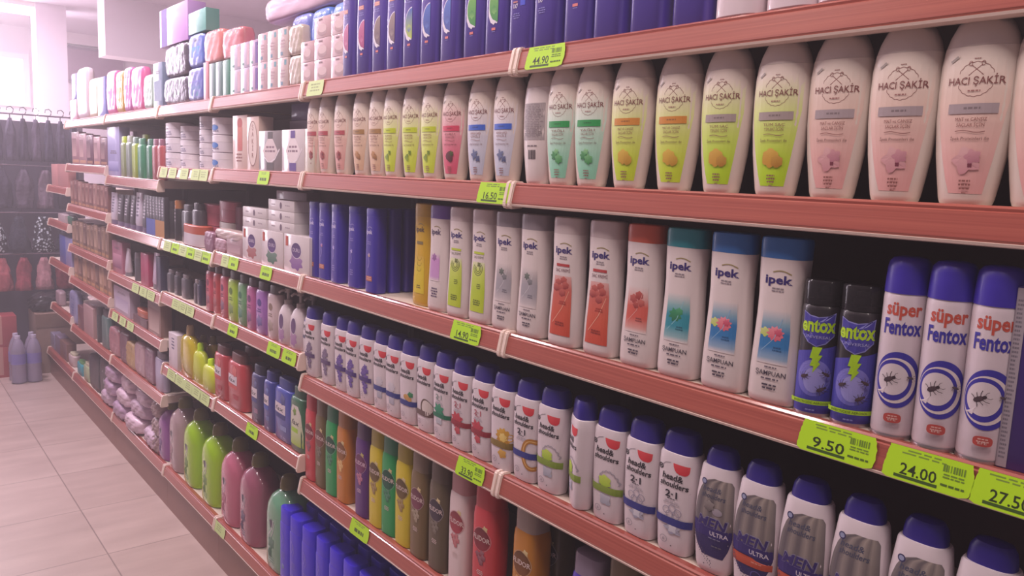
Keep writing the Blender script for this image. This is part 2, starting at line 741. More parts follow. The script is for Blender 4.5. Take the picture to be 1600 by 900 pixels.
def tag(px, z, w, price, label, h=0.042, pale=False, bi=0, faded=False):
    c0 = '#c9dc96' if faded else TAGC
    s = Surf([(-0.045, w / 2 + .01, 0.0, 20, 0.9908), (0.004, w / 2 + .01, 0.0, 20, 0.9993)])
    a = Art(s, 0.0006)
    rnd = random.Random(int(px))
    j = lambda q: rnd.uniform(-q, q)
    W = w / 2
    z1 = -0.0005
    z0 = z1 - h
    n = 14
    rows_ = []
    for i in range(n + 1):
        t = i / n
        v = z0 + (z1 - z0) * t
        bow = .004 * sin(pi * t)
        rows_.append((v, -W - bow * .3 + .01 * t * .5 + j(.0006), W + bow - .003 + j(.0006), c0))
    rows_[0] = (z0, -W + .006, W - .012, c0)
    a.strip(rows_, 6, 1)
    if price:
        a.lines(-W * .1, z0 + h * .93, w * .6, h * .09, 2, '#7d9c3a', seed=int(px))
        a.text(price, -W * .18, z0 + h * .20, h * .34, '#2c3a16', bold=0.012, w=w * .42)
        a.rect(-W * .72, z0 + h * .08, W * .28, z0 + h * .17, '#3f5a1d')
        a.bars(W * .35, z0 + h * .62, W * .85, z0 + h * .82, '#6a8a2c', n=9)
        a.lines(W * .60, z0 + h * .56, w * .26, h * .08, 2, '#6f8e30', seed=5)
        a.lines(W * .60, z0 + h * .27, w * .28, h * .12, 1, '#4f6a22', seed=6)
    elif not faded:
        a.lines(0, z0 + h * .9, w * .6, h * .1, 2, '#7d9c3a', seed=int(px))
        a.lines(0, z0 + h * .5, w * .6, h * .45, 1, '#4c6228', seed=int(px) + 1)
    else:
        a.lines(0, z0 + h * .8, w * .6, h * .2, 3, '#9aa86a', seed=int(px))
    me = a.mesh('price_tag')
    o = bpy.data.objects.new('price_tag', me)
    col.objects.link(o)
    o.location = (0, y_at(px, z - .02, 0.996), z)
    o['label'] = label
    o['category'] = 'price tag'
    o['group'] = 'lime green price tags on the shelf rails'


tag(852, 1.80, .105, '44.90', 'lime price tag reading 44.90 at the rail joint under the blue bottles')
tag(772, 1.543, .105, '16.50', 'lime price tag reading 16.50 under the white bottles with blue bars')
tag(728, 1.24, .105, '14.90', 'lime price tag reading 14.90 under the white waisted bottles')
tag(1307, 1.24, .108, '9.50', 'lime price tag reading 9.50 under the black and blue spray cans')
tag(1449, 1.24, .104, '24.00', 'lime price tag reading 24.00 under the white spray cans')
tag(1594, 1.24, .099, '27.50', 'lime price tag reading 27.50 at the right edge of the picture')
tag(735, 0.94, .100, '33.90', 'lime price tag reading 33.90 under the white bottles with red emblems')
tag(562, 0.615, .100, None, 'lime price tag on the rail beneath the purple shampoo bottle')
tag(493, 1.80, .10, None, 'pale price tag on the top rail under the pink soap packs', faded=True)
tag(412, 1.543, .09, None, 'small lime tag on the rail beneath the diamond-labelled soap packs')
tag(416, 1.24, .09, None, 'small lime tag on the rail beneath the oval-labelled soap packs')
tag(365, 1.24, .09, None, 'small lime tag beside the shelf joint under the piled pink packets')
tag(352, 1.24, .07, None, 'pale tag nearest the shelf joint under the piled pink packets', faded=True)
tag(364, 1.00, .09, None, 'lime tag on the rail beneath the lime shower bottle')
tag(428, 1.00, .10, None, 'lime tag on the rail beneath the white pump bottles, left of two')
tag(452, 1.00, .10, None, 'lime tag on the rail beneath the white pump bottles, right of two')
tag(394, 0.68, .10, None, 'lime tag on the rail beneath the navy pump bottles')
tag(343, 0.20, .12, None, 'yellowish tag on the bottom rail in front of the lime jug', faded=True)
for i, px in enumerate((262, 274, 286, 298, 310, 322)):
    tag(px, 1.23, .10, None, 'yellowish tag in the unbroken strip under the orange-lidded jar' + posn(i, 6), faded=(i % 2 == 0))
for i, px in enumerate((275, 286, 297)):
    tag(px, 0.995, .10, None, 'yellowish tag on the fourth rail left of the red shower bottles' + posn(i, 3), faded=True)
for i, px in enumerate((268, 281, 294, 307, 320)):
    tag(px, 0.675, .11, None, 'yellowish tag in the strip under the yellow oil bottles' + posn(i, 5), faded=True)
for i, px in enumerate((256, 270, 288, 306, 318)):
    tag(px, 1.538, .10, None, 'pale tag in the strip under the stacked cream jars' + posn(i, 5), faded=True)
for i, px in enumerate((180, 192, 204)):
    tag(px, 0.775, .12, None, 'yellowish tag on the fifth rail left of the white tube' + posn(i, 3), faded=True)
for i, px in enumerate((212, 224, 236)):
    tag(px, 0.98, .12, None, 'yellowish tag on the rail below the magenta box' + posn(i, 3), faded=True)

# ================================================================== PRODUCT KINDS
WHITE = '#dccfce'
CREAM = '#dfd0c6'
INK = '#8c5c58'


def bottle(key, name, cat, rings, bodyc, capr=None, capc=None, art=None, rough=0.38, capmat=None, bodymat=None, cyl=False, N=28, extra=None, capname='cap', coat=0.15):
    parts = [('body', loft(rings, bodymat or pm(bodyc, rough, coat), N, 'body'))]
    if capr:
        parts.append((capname, loft(capr, capmat or pm(capc, 0.4, 0.1), N, capname)))
    if art:
        a = Art(Surf(rings, cyl))
        art(a)
        if a.V:
            parts.append(('label', a.mesh()))
    if extra:
        parts += extra
    kind(key, name, cat, parts)


def emb(rings, n=2.3):
    return [(z, a, b, n) for z, a, b in rings]


# ---------------------------------------------------- round-shouldered shampoo (emblem bottles)
HR = emb([(0, .026, .0155), (.002, .029, .018), (.008, .031, .0195), (.03, .0345, .0215), (.06, .039, .0235), (.10, .0428, .025), (.135, .0438, .0252), (.165, .0432, .0248), (.185, .0405, .0235)])
HCAP = emb([(.1852, .0402, .0234), (.198, .0365, .0215), (.212, .030, .018), (.222, .0215, .014), (.228, .0125, .009), (.2305, .004, .003)])


def haci_art(bar, panel, blobf, barh=True, back=False, w1='MAT ve CANSIZ', w2='SAÇLAR İÇİN'):
    def f(a):
        a.du = .005
        if back:
            a.rect(-.034, .085, .026, .155, '#a79c9e')
            a.lines(-.004, .153, .056, .0032, 20, '#8d8286', seed=9)
            a.lines(-.004, .075, .04, .005, 1, '#7d7276')
            a.bars(-.014, .048, .008, .066, '#4c4446', n=12)
            return
        p0, p1 = panel
        a.strip([(.014, -.018, .018, p0), (.03, -.023, .021, p0), (.055, -.029, .0255, mixhex(p0, p1, .25)), (.085, -.035, .030, mixhex(p0, p1, .6)), (.12, -.040, .0345, p1), (.17, -.0405, .035, CREAM)], 10, 3)
        a.ring(0.0, .1465, .0195, .0195, .0006, INK, a0=20, a1=160, scal=.05, lobes=18)
        a.ring(0.0, .1465, .0195, .0195, .0006, INK, a0=200, a1=340, scal=.05, lobes=18)
        a.line([(-.008, .151), (.006, .163)], .0008, INK)
        a.line([(.008, .151), (-.006, .163)], .0008, INK)
        a.ring(.0068, .1645, .0022, .003, .0007, INK, n=10)
        a.ring(-.0068, .1645, .0022, .003, .0007, INK, n=10)
        a.lines(0, .1705, .010, .002, 1, INK)
        a.line([(-.030, .1675), (-.026, .170), (-.022, .1735)], .003, '#a0948f')
        a.text('HACI ŞAKİR', 0.0, .1405, .0088, '#7c4644', bold=.004, w=.060)
        a.lines(0, .134, .020, .003, 1, '#a0706c', seed=4)
        a.rect(-.0265, .107, .0265, .1185, bar)
        a.lines(0, .1145, .026, .005, 1, mixhex(bar, '#3a3030', .35), seed=4)
        a.text(w1, 0, .0985, .0042, '#8a5450', w=.034)
        a.text(w2, 0, .0920, .0042, '#8a5450', w=.030)
        a.line([(-.016 + .032 * i / 12, .0865 + .0012 * sin(i / 12 * 6.28)) for i in range(13)], .0009, INK)
        a.text('İpek Proteinleri ile', 0, .0765, .0038, '#6f4340', w=.041)
        blobf(a)
        a.lines(0, .030, .017, .0045, 3, '#94605a', seed=7)
        a.lines(0, .0155, .007, .003, 1, '#94605a', seed=8)
    return f


def mixhex(a, b, t):
    a, b = a.lstrip('#'), b.lstrip('#')
    return '#' + ''.join('%02x' % round(int(a[i:i + 2], 16) * (1 - t) + int(b[i:i + 2], 16) * t) for i in (0, 2, 4))


def fruit(kinds):
    def f(a):
        for (u, v, r, c, c2, sd, pt, dp) in kinds:
            a.blob(u, v, r, c, c2, seed=sd, petals=pt, depth=dp)
    return f


HV = {
    'pomegranate': ('#b4535c', ('#e0a6a0', '#e2c2b6'), fruit([(0, .052, .013, '#8c3a40', '#b8645e', 1, 6, .2), (.003, .056, .006, '#6a2a34', '#9c4848', 2, 5, .3)]), 'RENKLİ', 'SAÇLAR İÇİN'),
    'argan': ('#a88152', ('#dfb99a', '#e0c6b4'), fruit([(-.003, .055, .010, '#b07c4c', '#c99a6c', 3, 5, .3), (.006, .049, .008, '#9a6a42', '#b88a5c', 4, 4, .3)]), 'KURU', 'SAÇLAR İÇİN'),
    'olive': ('#c2d22e', ('#cde03c', '#dfe2a0'), fruit([(-.006, .048, .010, '#9cb52e', '#6f8c2a', 5, 3, .5), (.006, .06, .006, '#83a02c', '#5e7a24', 6, 4, .4)]), 'NORMAL', 'SAÇLAR İÇİN'),
    'berry': ('#cf4460', ('#da5a78', '#dfa4ac'), fruit([(0, .052, .014, '#5c3038', '#74424a', 7, 3, .25), (.007, .058, .007, '#44502e', '#5e6a3c', 8, 5, .4)]), 'KURU', 'SAÇLAR İÇİN'),
    'bluehen': ('#3b63c8', ('#c3c8dc', '#d6cfd8'), fruit([(-.002, .056, .013, '#5b6692', '#7a83a8', 9, 5, .55), (.008, .048, .008, '#4c5480', '#6c759a', 10, 4, .5)]), 'KEPEĞE KARŞI', 'ETKİLİ'),
    'aloe': ('#2e9a52', ('#8fd2b4', '#cfe0d2'), fruit([(-.006, .056, .010, '#2c7c48', '#63ad72', 11, 7, .4), (.005, .049, .010, '#36904e', '#84c58a', 12, 6, .3), (-.001, .062, .007, '#47a05e', '#9fd29c', 13, 5, .4)]), 'YAĞLI', 'SAÇLAR İÇİN'),
    'honey': ('#d08a3a', ('#c6dc30', '#dcdf9a'), fruit([(-.002, .054, .013, '#c8992e', '#e0bf52', 14, 6, .12), (.007, .049, .009, '#b98a2a', '#d9b04a', 15, 6, .1)]), 'MAT VE CANSIZ', 'SAÇLAR İÇİN'),
    'honeygrey': ('#a59694', ('#b8de22', '#d6df90'), fruit([(-.002, .054, .014, '#c8922e', '#dcb552', 16, 6, .12), (.008, .049, .009, '#b07c2a', '#d0a44a', 17, 6, .1)]), 'TÜM SAÇ', 'TİPLERİ İÇİN'),
    'flower': ('#a8999e', ('#e3aaa6', '#e2c6ba'), fruit([(0, .053, .017, '#cd9098', '#e0b4b4', 18, 5, .3), (.006, .057, .010, '#b8788a', '#d8a0a8', 19, 5, .35), (.004, .047, .003, '#7a3648', '#7a3648', 20, 4, .3)]), 'MAT ve CANSIZ', 'SAÇLAR İÇİN'),
}
for k, (bar, panel, bf, w1, w2) in HV.items():
    bottle('haci_' + k, 'shampoo_bottle', 'shampoo bottle', HR, CREAM, HCAP, '#cfc0ba', haci_art(bar, panel, bf, w1=w1, w2=w2))
bottle('haci_back', 'shampoo_bottle', 'shampoo bottle', HR, WHITE, HCAP, '#cfc0ba', haci_art(None, None, None, back=True))

z2 = 1.543
G = 'white round-shouldered shampoo bottles on the second shelf'
row('haci_pomegranate', [497, 514, 540], z2, 'white shampoo bottle with dark red bar and pomegranate', G)
row('haci_argan', [571, 597], z2, 'white shampoo bottle with brown bar and nut picture', G)
row('haci_olive', [620, 650, 681], z2, 'white shampoo bottle with yellow-green bar and panel', G)
row('haci_berry', [714], z2, 'white shampoo bottle with crimson bar and pink panel', G)
row('haci_bluehen', [755, 795], z2, 'white shampoo bottle with blue bar and pale panel', G)
row('haci_back', [845], z2, 'white shampoo bottle turned to show its grey printed back and barcode', G)
row('haci_aloe', [885, 930], z2, 'white shampoo bottle with green bar and teal panel', G)
row('haci_honey', [990, 1060], z2, 'white shampoo bottle with orange bar and honeycomb', G)
row('haci_honeygrey', [1135, 1222], z2, 'white shampoo bottle with grey bar and bright lime honeycomb panel', G)
row('haci_flower', [1310, 1412, 1525], z2, 'white shampoo bottle with grey bar and pink flower', G)
row('haci_flower', [1646], z2, 'white shampoo bottle cut by the right edge of the picture', G)

# ---------------------------------------------------- waisted shampoo bottles on the third shelf
IR = [(0, .034, .020, 3), (.003, .0375, .0225, 3), (.012, .0392, .0235, 3), (.05, .0385, .0232, 3), (.09, .0365, .0225, 3), (.13, .0345, .022, 3), (.16, .034, .022, 3), (.19, .0355, .0225, 3), (.214, .0365, .0228, 3)]
ICAP = [(.2142, .0365, .0228, 3), (.238, .0368, .023, 3), (.2435, .0355, .022, 3), (.245, .032, .019, 3)]


def ipek_name(a, c='#32246e', v=.178, w=.036, sc=1.0):
    a.text('ipek', 0, v, .0125 * sc, c, bold=.03, w=w)
    a.line([(-.008 + .024 * i / 8, v + .0165 * sc + .0035 * sin(i / 8 * 3.14) - .002 * i / 8) for i in range(9)], .0016, '#9a8a5a' if c != '#d8d0ee' else '#8a86c0')


def ipek_art(style, top=None, mid=None, pic=None):
    def f(a):
        a.ku, a.du = 1.18, .003
        ipek_name(a)
        a.lines(0, .172, .018, .0038, 2, '#8a8088', seed=5)
        if style == 'kremi':
            a.rect(-.014, .153, .014, .158, '#b23c3c')
            a.text('SAÇ KREMİ', 0, .143, .006, '#6b3a44', w=.031)
            a.strip([(.022, -.023, .022, '#c64a34'), (.07, -.021, .021, '#cc5a42'), (.11, -.0185, .020, '#c8665a'), (.135, -.017, .018, '#d8a8a4')], 8, 3)
            for i, (u, v) in enumerate([(-.008, .122), (.004, .127), (.008, .118), (-.002, .112), (.002, .104), (-.012, .113)]):
                a.blob(u, v, .0075, '#8e2c30', '#c86a5e', seed=i, petals=6, depth=.15)
            a.line([(-.016, .045), (.004, .075), (.016, .108)], .0012, '#e8a890')
            a.ell(-.002, .112, .014, .011, '#dca8a0') if False else None
            a.lines(.004, .088, .018, .004, 2, '#a83c34', seed=3)
            a.lines(0, .048, .026, .0045, 2, '#8e3028', seed=4)
        elif style == 'lime':
            a.rect(-.015, .149, .015, .154, '#b8c832')
            a.text('SAÇ KREMİ', 0, .140, .0055, '#6b6a5a', w=.029)
            a.strip([(.024, -.0215, .020, '#b9cc28'), (.07, -.020, .020, '#b4cc2c'), (.115, -.018, .018, '#c8d860'), (.132, -.017, .017, '#dcdcb8')], 8, 3)
            for r in (.013, .0095, .006):
                a.ring(0, .118, r, r * 1.2, .0013, '#4c5430', a0=150, a1=400)
            a.blob(.003, .127, .006, '#5e6638', '#7c8448', 2, 4, .4)
            a.lines(.004, .085, .014, .004, 3, '#6c7a20', seed=3)
            a.lines(0, .050, .028, .0045, 3, '#5c6a1c', seed=4)
        else:
            t0, t1 = top, mid
            a.strip([(.060, -.020, .020, WHITE), (.068, -.020, .020, mixhex(WHITE, t1, .45)), (.085, -.019, .020, t1), (.105, -.018, .020, t1), (.120, -.0175, .019, mixhex(WHITE, t0, .55)), (.14, -.017, .018, WHITE)], 8, 3)
            if pic:
                pic(a)
            a.line([(-.015, .078), (.001, .098), (.010, .128)], .0009, mixhex(t1, '#ffffff', .45))
            a.lines(.006, .086, .014, .004, 2, mixhex(t1, '#202030', .35), seed=3)
            a.text('ŞAMPUAN', 0, .0425, .0074, '#3c3444', bold=.008, w=.040)
            a.lines(0, .056, .018, .004, 1, '#6a606c', seed=6)
            a.lines(0, .039, .032, .0045, 1, '#5a5060', seed=7)
            a.lines(0, .030, .028, .005, 2, '#4a4050', seed=8)
    return f


def dots(*L_):
    def f(a):
        for (u, v, r, c, c2, sd, pt, dp) in L_:
            a.blob(u, v, r, c, c2, seed=sd, petals=pt, depth=dp)
    return f


bottle('ipek_lime', 'conditioner_bottle', 'conditioner bottle', IR, WHITE, ICAP, '#c8b8b8', ipek_art('lime'))
bottle('ipek_grey', 'shampoo_bottle', 'shampoo bottle', IR, WHITE, ICAP, '#8f858c', ipek_art('s', '#8e8a90', '#a29ea6', dots((-.004, .122, .008, '#4c5450', '#7c847c', 1, 6, .4), (.004, .112, .007, '#6c6c70', '#8e8e92', 2, 5, .3))))
bottle('ipek_kremi', 'conditioner_bottle', 'conditioner bottle', IR, WHITE, ICAP, '#c8b8b8', ipek_art('kremi'))
bottle('ipek_red', 'shampoo_bottle', 'shampoo bottle', IR, WHITE, ICAP, '#c0553e', ipek_art('s', '#cf8078', '#cc5c4e', dots((-.006, .118, .008, '#9a3436', '#c46a60', 1, 6, .2), (.004, .124, .008, '#92302f', '#bc5a52', 2, 6, .2), (.008, .112, .007, '#a03c3a', '#cc7468', 3, 6, .2), (-.001, .107, .006, '#8c2c2c', '#bc5a50', 4, 5, .2))))
bottle('ipek_teal', 'shampoo_bottle', 'shampoo bottle', IR, WHITE, ICAP, '#258490', ipek_art('s', '#3f9aa2', '#2f8ea0', dots((-.002, .104, .012, '#1f6e4c', '#3f9a68', 1, 8, .3), (.004, .110, .007, '#2b7f56', '#56ac78', 2, 6, .3))))
bottle('ipek_blue', 'shampoo_bottle', 'shampoo bottle', IR, WHITE, ICAP, '#2f68ac', ipek_art('s', '#3f8aae', '#2f78b4', dots((-.012, .106, .008, '#b8c860', '#d0d890', 3, 6, .3), (.002, .105, .012, '#d0586c', '#ec98a4', 1, 11, .25), (.006, .107, .006, '#b83c58', '#dc6c84', 2, 8, .3))))


def yellow_art(a):
    ipek_name(a, '#5a4a34')
    a.strip([(.03, -.022, .022, '#d8c222'), (.09, -.02, .02, '#d6be24'), (.12, -.018, .018, '#cfa83a')], 6, 2)
    a.rect(-.013, .148, .013, .155, '#7a6a3a')
    for k in range(3):
        a.ring(0, .115 - k * .013, .009, .006, .001, '#8e7a28', a0=150, a1=380)
    a.lines(0, .05, .02, .005, 2, '#6c5c22')


def lilac_art(a):
    ipek_name(a, '#4a3c5e')
    a.strip([(.07, -.021, .016, WHITE), (.08, -.021, .016, '#c898cc'), (.12, -.019, .016, '#c690c8'), (.135, -.018, .015, WHITE)], 6, 2)
    a.blob(-.004, .125, .010, '#7c4c84', '#b07cb4', 2, 6, .4)
    a.lines(0, .054, .03, .006, 4, '#5c4c6c')


bottle('ipek_yellow', 'shampoo_bottle', 'shampoo bottle', IR, '#cda51e', ICAP, '#c09a26', yellow_art)
bottle('ipek_lilac', 'shampoo_bottle', 'shampoo bottle', IR, WHITE, ICAP, '#6c4ca4', lilac_art)
z3 = 1.24
G = 'waisted shampoo and conditioner bottles on the third shelf'
row('ipek_yellow', [668], z3, 'all-yellow waisted bottle beside the empty gap', G, X=1.05)
row('ipek_lilac', [692], z3, 'white waisted bottle with purple cap and lilac panel', G, X=1.04)
row('ipek_lime', [722, 757], z3, 'white waisted bottle with lime label panel', G)
row('ipek_grey', [797, 838], z3, 'white waisted bottle with grey label panel and clear grey cap', G)
row('ipek_kremi', [890, 945], z3, 'white waisted bottle with long red label panel', G)
row('ipek_red', [1005], z3, 'white waisted bottle with orange-red cap', G)
row('ipek_teal', [1068], z3, 'white waisted bottle with teal cap and green leaves', G)
row('ipek_blue', [1140, 1218], z3, 'white waisted bottle with blue cap and pink blossom', G)

# deep blue bottles at the left of the third shelf
BR = [(0, .027, .017, 4), (.003, .0295, .0195, 4), (.10, .030, .020, 4), (.20, .0285, .0195, 4)]
BCAP = [(.2002, .0285, .0195, 4), (.218, .029, .020, 4), (.221, .027, .018, 4)]


def blue_art(v):
    def f(a):
        a.text('ipek', -.003, .155, .011, '#cfc6ec', bold=.02, w=.030)
        a.line([(-.01 + .02 * i / 8, .170 + .003 * sin(i / 8 * 3.14)) for i in range(9)], .0012, '#b0a8dc')
        a.lines(-.002, .135, .022, .005, 2, '#8a80c8')
        a.blob(-.002, .10, .007, ['#d87a8c', '#c4b8e8', '#d8b060'][v], '#a090dc', v + 1, 5, .5)
        a.line([(-.004, .095), (-.001, .08), (-.006, .066)], .002, '#a89ce0')
        if v != 1:
            a.rect(-.016, .032, .014, .045, '#b86a5c')
            a.lines(-.001, .043, .026, .005, 2, '#dcb0a0')
        else:
            a.lines(-.001, .05, .02, .006, 3, '#9288d0')
    return f


for v in range(3):
    bottle('blue%d' % v, 'shampoo_bottle', 'shampoo bottle', BR, '#3a2aa0', BCAP, '#3526a0', blue_art(v), rough=.3, coat=.5)
G = 'deep blue shampoo bottles beside the soap packs'
for i, (px, v) in enumerate([(497, 0), (513, 0), (532, 1), (560, 1)]):
    put('blue%d' % v, 1.04, y_at(px, 1.35, 1.04), z3, 'deep blue bottle in front on the third shelf' + posn(i, 4), G, rz=random.uniform(-.05, .05))
for i in range(6):
    put('blue2' if i == 0 else 'blue1', 1.035 + i * .045, y_at(588, 1.35, 1.035), z3, ['deep blue shampoo bottle at the front of the row beside the gap', 'second deep blue bottle back beside the empty gap', 'third deep blue bottle back beside the empty gap', 'fourth deep blue bottle back beside the empty gap', 'fifth deep blue bottle back beside the empty gap', 'rearmost deep blue bottle by the back panel beside the gap'][i], G)

# ---------------------------------------------------- spray cans
ER = [(0, .0235, .0235, 2), (.004, .0262, .0262, 2), (.010, .0265, .0265, 2), (.150, .0265, .0265, 2), (.156, .0255, .0255, 2), (.163, .018, .018, 2)]
ECAP = [(.157, .0262, .0262, 2), (.188, .0262, .0262, 2), (.191, .0245, .0245, 2)]


def bug(a, u, v, s, c='#3a2a34', rot=0):
    ca, sa = cos(rot), sin(rot)
    T = lambda x, y: (u + s * (x * ca - y * sa), v + s * (x * sa + y * ca))
    a.poly([T(cos(t * .524) * 1.5, sin(t * .524) * .75) for t in range(12)], c, mixhex(c, '#8a7078', .4))
    a.poly([T(1.6 + cos(t * .785) * .55, sin(t * .785) * .5) for t in range(8)], c)
    for k in (-1, 0, 1):
        a.line([T(k * .8, .4), T(k * 1.1 + .2, 1.3), T(k * 1.6 + .4, 1.9)], s * .18, c)
        a.line([T(k * .8, -.4), T(k * 1.1 + .2, -1.3), T(k * 1.6 + .4, -1.9)], s * .18, c)
    a.line([T(1.9, .3), T(2.6, .9), T(3.2, .9)], s * .12, c)
    a.line([T(1.9, -.3), T(2.6, -.9), T(3.2, -.9)], s * .12, c)


def entox_art(a):
    a.strip([(.004, -.040, .040, '#3f3a9c'), (.05, -.040, .040, '#4646ac'), (.085, -.040, .040, '#4a46aa')], 20, 2)
    a.grid(lambda s, t: (-.04 + .08 * s, .0845 + t * (.002 + .018 * s), C('#4a46aa')), 20, 3)
    a.ell(0, .055, .024, .026, '#6a68c0', '#7c78c8')
    a.ell(.001, .052, .015, .018, '#8e8cd0', '#9c98d6')
    # shield
    a.poly([(-.023, .148), (-.012, .143), (0, .141), (.012, .143), (.023, .148), (.022, .136), (.023, .115), (.012, .104), (0, .099), (-.012, .104), (-.023, .115), (-.022, .136)], '#8484c4')
    a.poly([(-.0215, .146), (-.012, .1415), (0, .1395), (.012, .1415), (.0215, .146), (.0205, .135), (.0215, .116), (.011, .1055), (0, .1005), (-.011, .1055), (-.0215, .116), (-.0205, .135)], '#443fa0')
    a.text('entox', 0, .1205, .0195, '#b4dc1c', bold=.035, w=.047)
    a.text('UNIVERSAL', 0, .111, .0042, '#a8a8d8', w=.036)
    a.poly([(-.004, .099), (.008, .099), (.004, .088), (.009, .088), (.003, .076), (.007, .076), (-.002, .062), (-.001, .072), (-.006, .072), (-.003, .083), (-.007, .083)], '#a8d41e')
    bug(a, -.013, .056, .0032, rot=.4)
    bug(a, .010, .040, .0036, rot=.5)
    bug(a, .015, .062, .003, rot=2.6)
    a.rect(-.026, .0185, .026, .0245, '#a8d41e', nx=10)
    a.text('INSECTICIDE AEROSOL', 0, .0198, .0032, '#4c5c20', w=.040)
    a.lines(0, .012, .014, .004, 1, '#8080c0')


bottle('entox', 'spray_can', 'spray can', ER, '#2a252c', ECAP, None, entox_art, cyl=True, N=36,
       capmat=mat('smoky_clear_cap', '#4a454c', .15, trans=.7), extra=[('nozzle', loft([(.163, .009, .009, 2), (.172, .009, .009, 2), (.174, .006, .006, 2), (.181, .006, .006, 2)], pm('#3c383e'), 16, 'nozzle')), ('rim', loft([(-.0005, .0262, .0262, 2), (.002, .0272, .0272, 2), (.005, .0268, .0268, 2)], mat('tin_rim', '#b4a8ac', .3, metal=.8), 36, 'rim', close=False))], coat=.4)

FR = [(0, .0235, .0235, 2), (.004, .0262, .0262, 2), (.008, .0272, .0272, 2), (.180, .0272, .0272, 2), (.186, .0268, .0268, 2), (.190, .026, .026, 2)]
FCAP = [(.1885, .0274, .0274, 2), (.205, .0270, .0270, 2), (.220, .0262, .0262, 2), (.228, .0245, .0245, 2), (.233, .020, .020, 2), (.235, .012, .012, 2)]


def fentox_art(a):
    BL = '#382f9c'
    a.text('süper', -.001, .1615, .0175, '#bf5040', bold=.03, w=.044)
    a.text('Fentox', -.001, .137, .0195, BL, bold=.03, w=.047)
    a.ell(-.001, .078, .0285, .0365, BL, n=40)
    a.ell(-.003, .077, .0255, .0295, WHITE, n=40)
    a.ell(-.005, .0775, .0225, .0265, BL, n=36)
    a.ell(-.0055, .0785, .0185, .0205, '#d6cad0', n=36)
    a.poly([(-.024, .060), (-.012, .068), (-.015, .058)], '#d6cad0')
    bug(a, -.010, .078, .0042, rot=.5)
    bug(a, .013, .083, .0022, '#4a3c48', rot=-.3)
    a.ell(-.001, .029, .009, .0062, '#b84a44', p=3)
    a.lines(-.001, .0325, .013, .003, 2, '#e0b0a8')
    a.text('EFE', -.001, .0255, .003, '#e8c8c0', w=.008)


bottle('fentox', 'spray_can', 'spray can', FR, '#d8cad2', FCAP, '#3b2ba0', fentox_art, cyl=True, N=36,
       extra=[('rim', loft([(-.0005, .0265, .0265, 2), (.002, .0277, .0277, 2), (.005, .0272, .0272, 2)], mat('tin_rim', '#b4a8ac', .3, metal=.8), 36, 'rim', close=False))])
row('entox', [1281, 1340], z3, 'black and blue insect spray can with lime lettering', 'black and blue insect spray cans', X=1.035, jit=0.0, rz=.35)
row('fentox', [1408, 1477, 1549], z3, 'white insect spray can with blue cap and red lettering', 'white insect spray cans with blue caps', X=1.035, jit=0.0, rz=.38)

# purple carton at the right edge
bx = thing('spray_carton', 'dark purple upright carton with grey printed side, at the right edge', 'carton', (1.05, y_at(1640, 1.36, 1.05), z3), None, rz=0.1)
part('carton_body', boxes('carton_body', [(-.03, .03, -.035, .035, 0, .215)], pm('#38206e', .35, .4), bevel=.002), bx)
_a = Art(Surf([(0, .035, .0302, 30), (.215, .035, .0302, 30)]))
_a.rect(-.035, .002, -.024, .213, '#a69ca6')
_a.lines(-.033, .20, .007, .005, 38, '#77707c', align='l')
_a.text('E', -.012, .16, .012, '#b8b0cc')
_a.ring(.010, .09, .018, .04, .002, '#9890b8', a0=90, a1=270)
_a.ell(.0, .052, .008, .006, '#8c84b0')
part('label', _a.mesh(), bx)

# ---------------------------------------------------- anti-dandruff bottles on the fourth shelf
SR = emb([(0, .027, .016), (.002, .0305, .019), (.010, .0325, .0205), (.04, .0345, .022), (.08, .0363, .0235), (.12, .0374, .0245), (.155, .0374, .0245), (.170, .0366, .024), (.1745, .035, .023), (.176, .031, .021)], 3.2)
SCAP = [(.1755, .0325, .0220, 3), (.190, .0318, .0215, 3), (.203, .030, .0205, 2.8), (.209, .026, .0180, 2.6), (.211, .018, .012, 2.2)]
NAVY = '#2c2c74'


def hs_head(a, two=None):
    a.strip([(.1425, .008, .016, '#cc3440'), (.1445, .003, .0195, '#cf3440'), (.148, .0, .0215, '#d23a44'), (.153, -.002, .022, '#d6424a'), (.159, -.003, .0222, '#da484e')], 8, 2)
    a.ring(-.0245, .1475, .0048, .0048, .0018, '#2a2630')
    a.ell(-.0245, .1475, .0018, .0018, '#2a2630', n=8)
    a.line([(-.021, .151), (-.016, .156), (-.007, .159)], .0007, '#4a4450')
    a.text('head&', -.020, .1295, .0108, '#1e1a24', bold=.022, shear=.1, w=.034, align='l')
    a.text('shoulders', -.023, .1175, .0098, '#1e1a24', bold=.022, shear=.1, w=.045, align='l')
    a.line([(-.023, .1145), (.024, .1145)], .0006, '#5a5460')
    if two:
        a.text('2·1', -.003, .100, .0115, two, bold=.025, w=.020)
        a.lines(-.003, .0980, .018, .003, 1, two)
        a.lines(-.002, .0935, .032, .0035, 2, '#b4acb4')


def hs_foot(a):
    a.ring(-.012, .024, .0062, .0062, .0008, '#8d8794')
    a.text('&', -.012, .0212, .005, '#8d8794')
    a.ell(.001, .016, .0012, .0012, '#5a5262', n=8)


def hs_band(a, c, v=.052, h=.013):
    a.strip([(v, -.034, .030, c), (v + h, -.034, .030, c)], 12, 1)


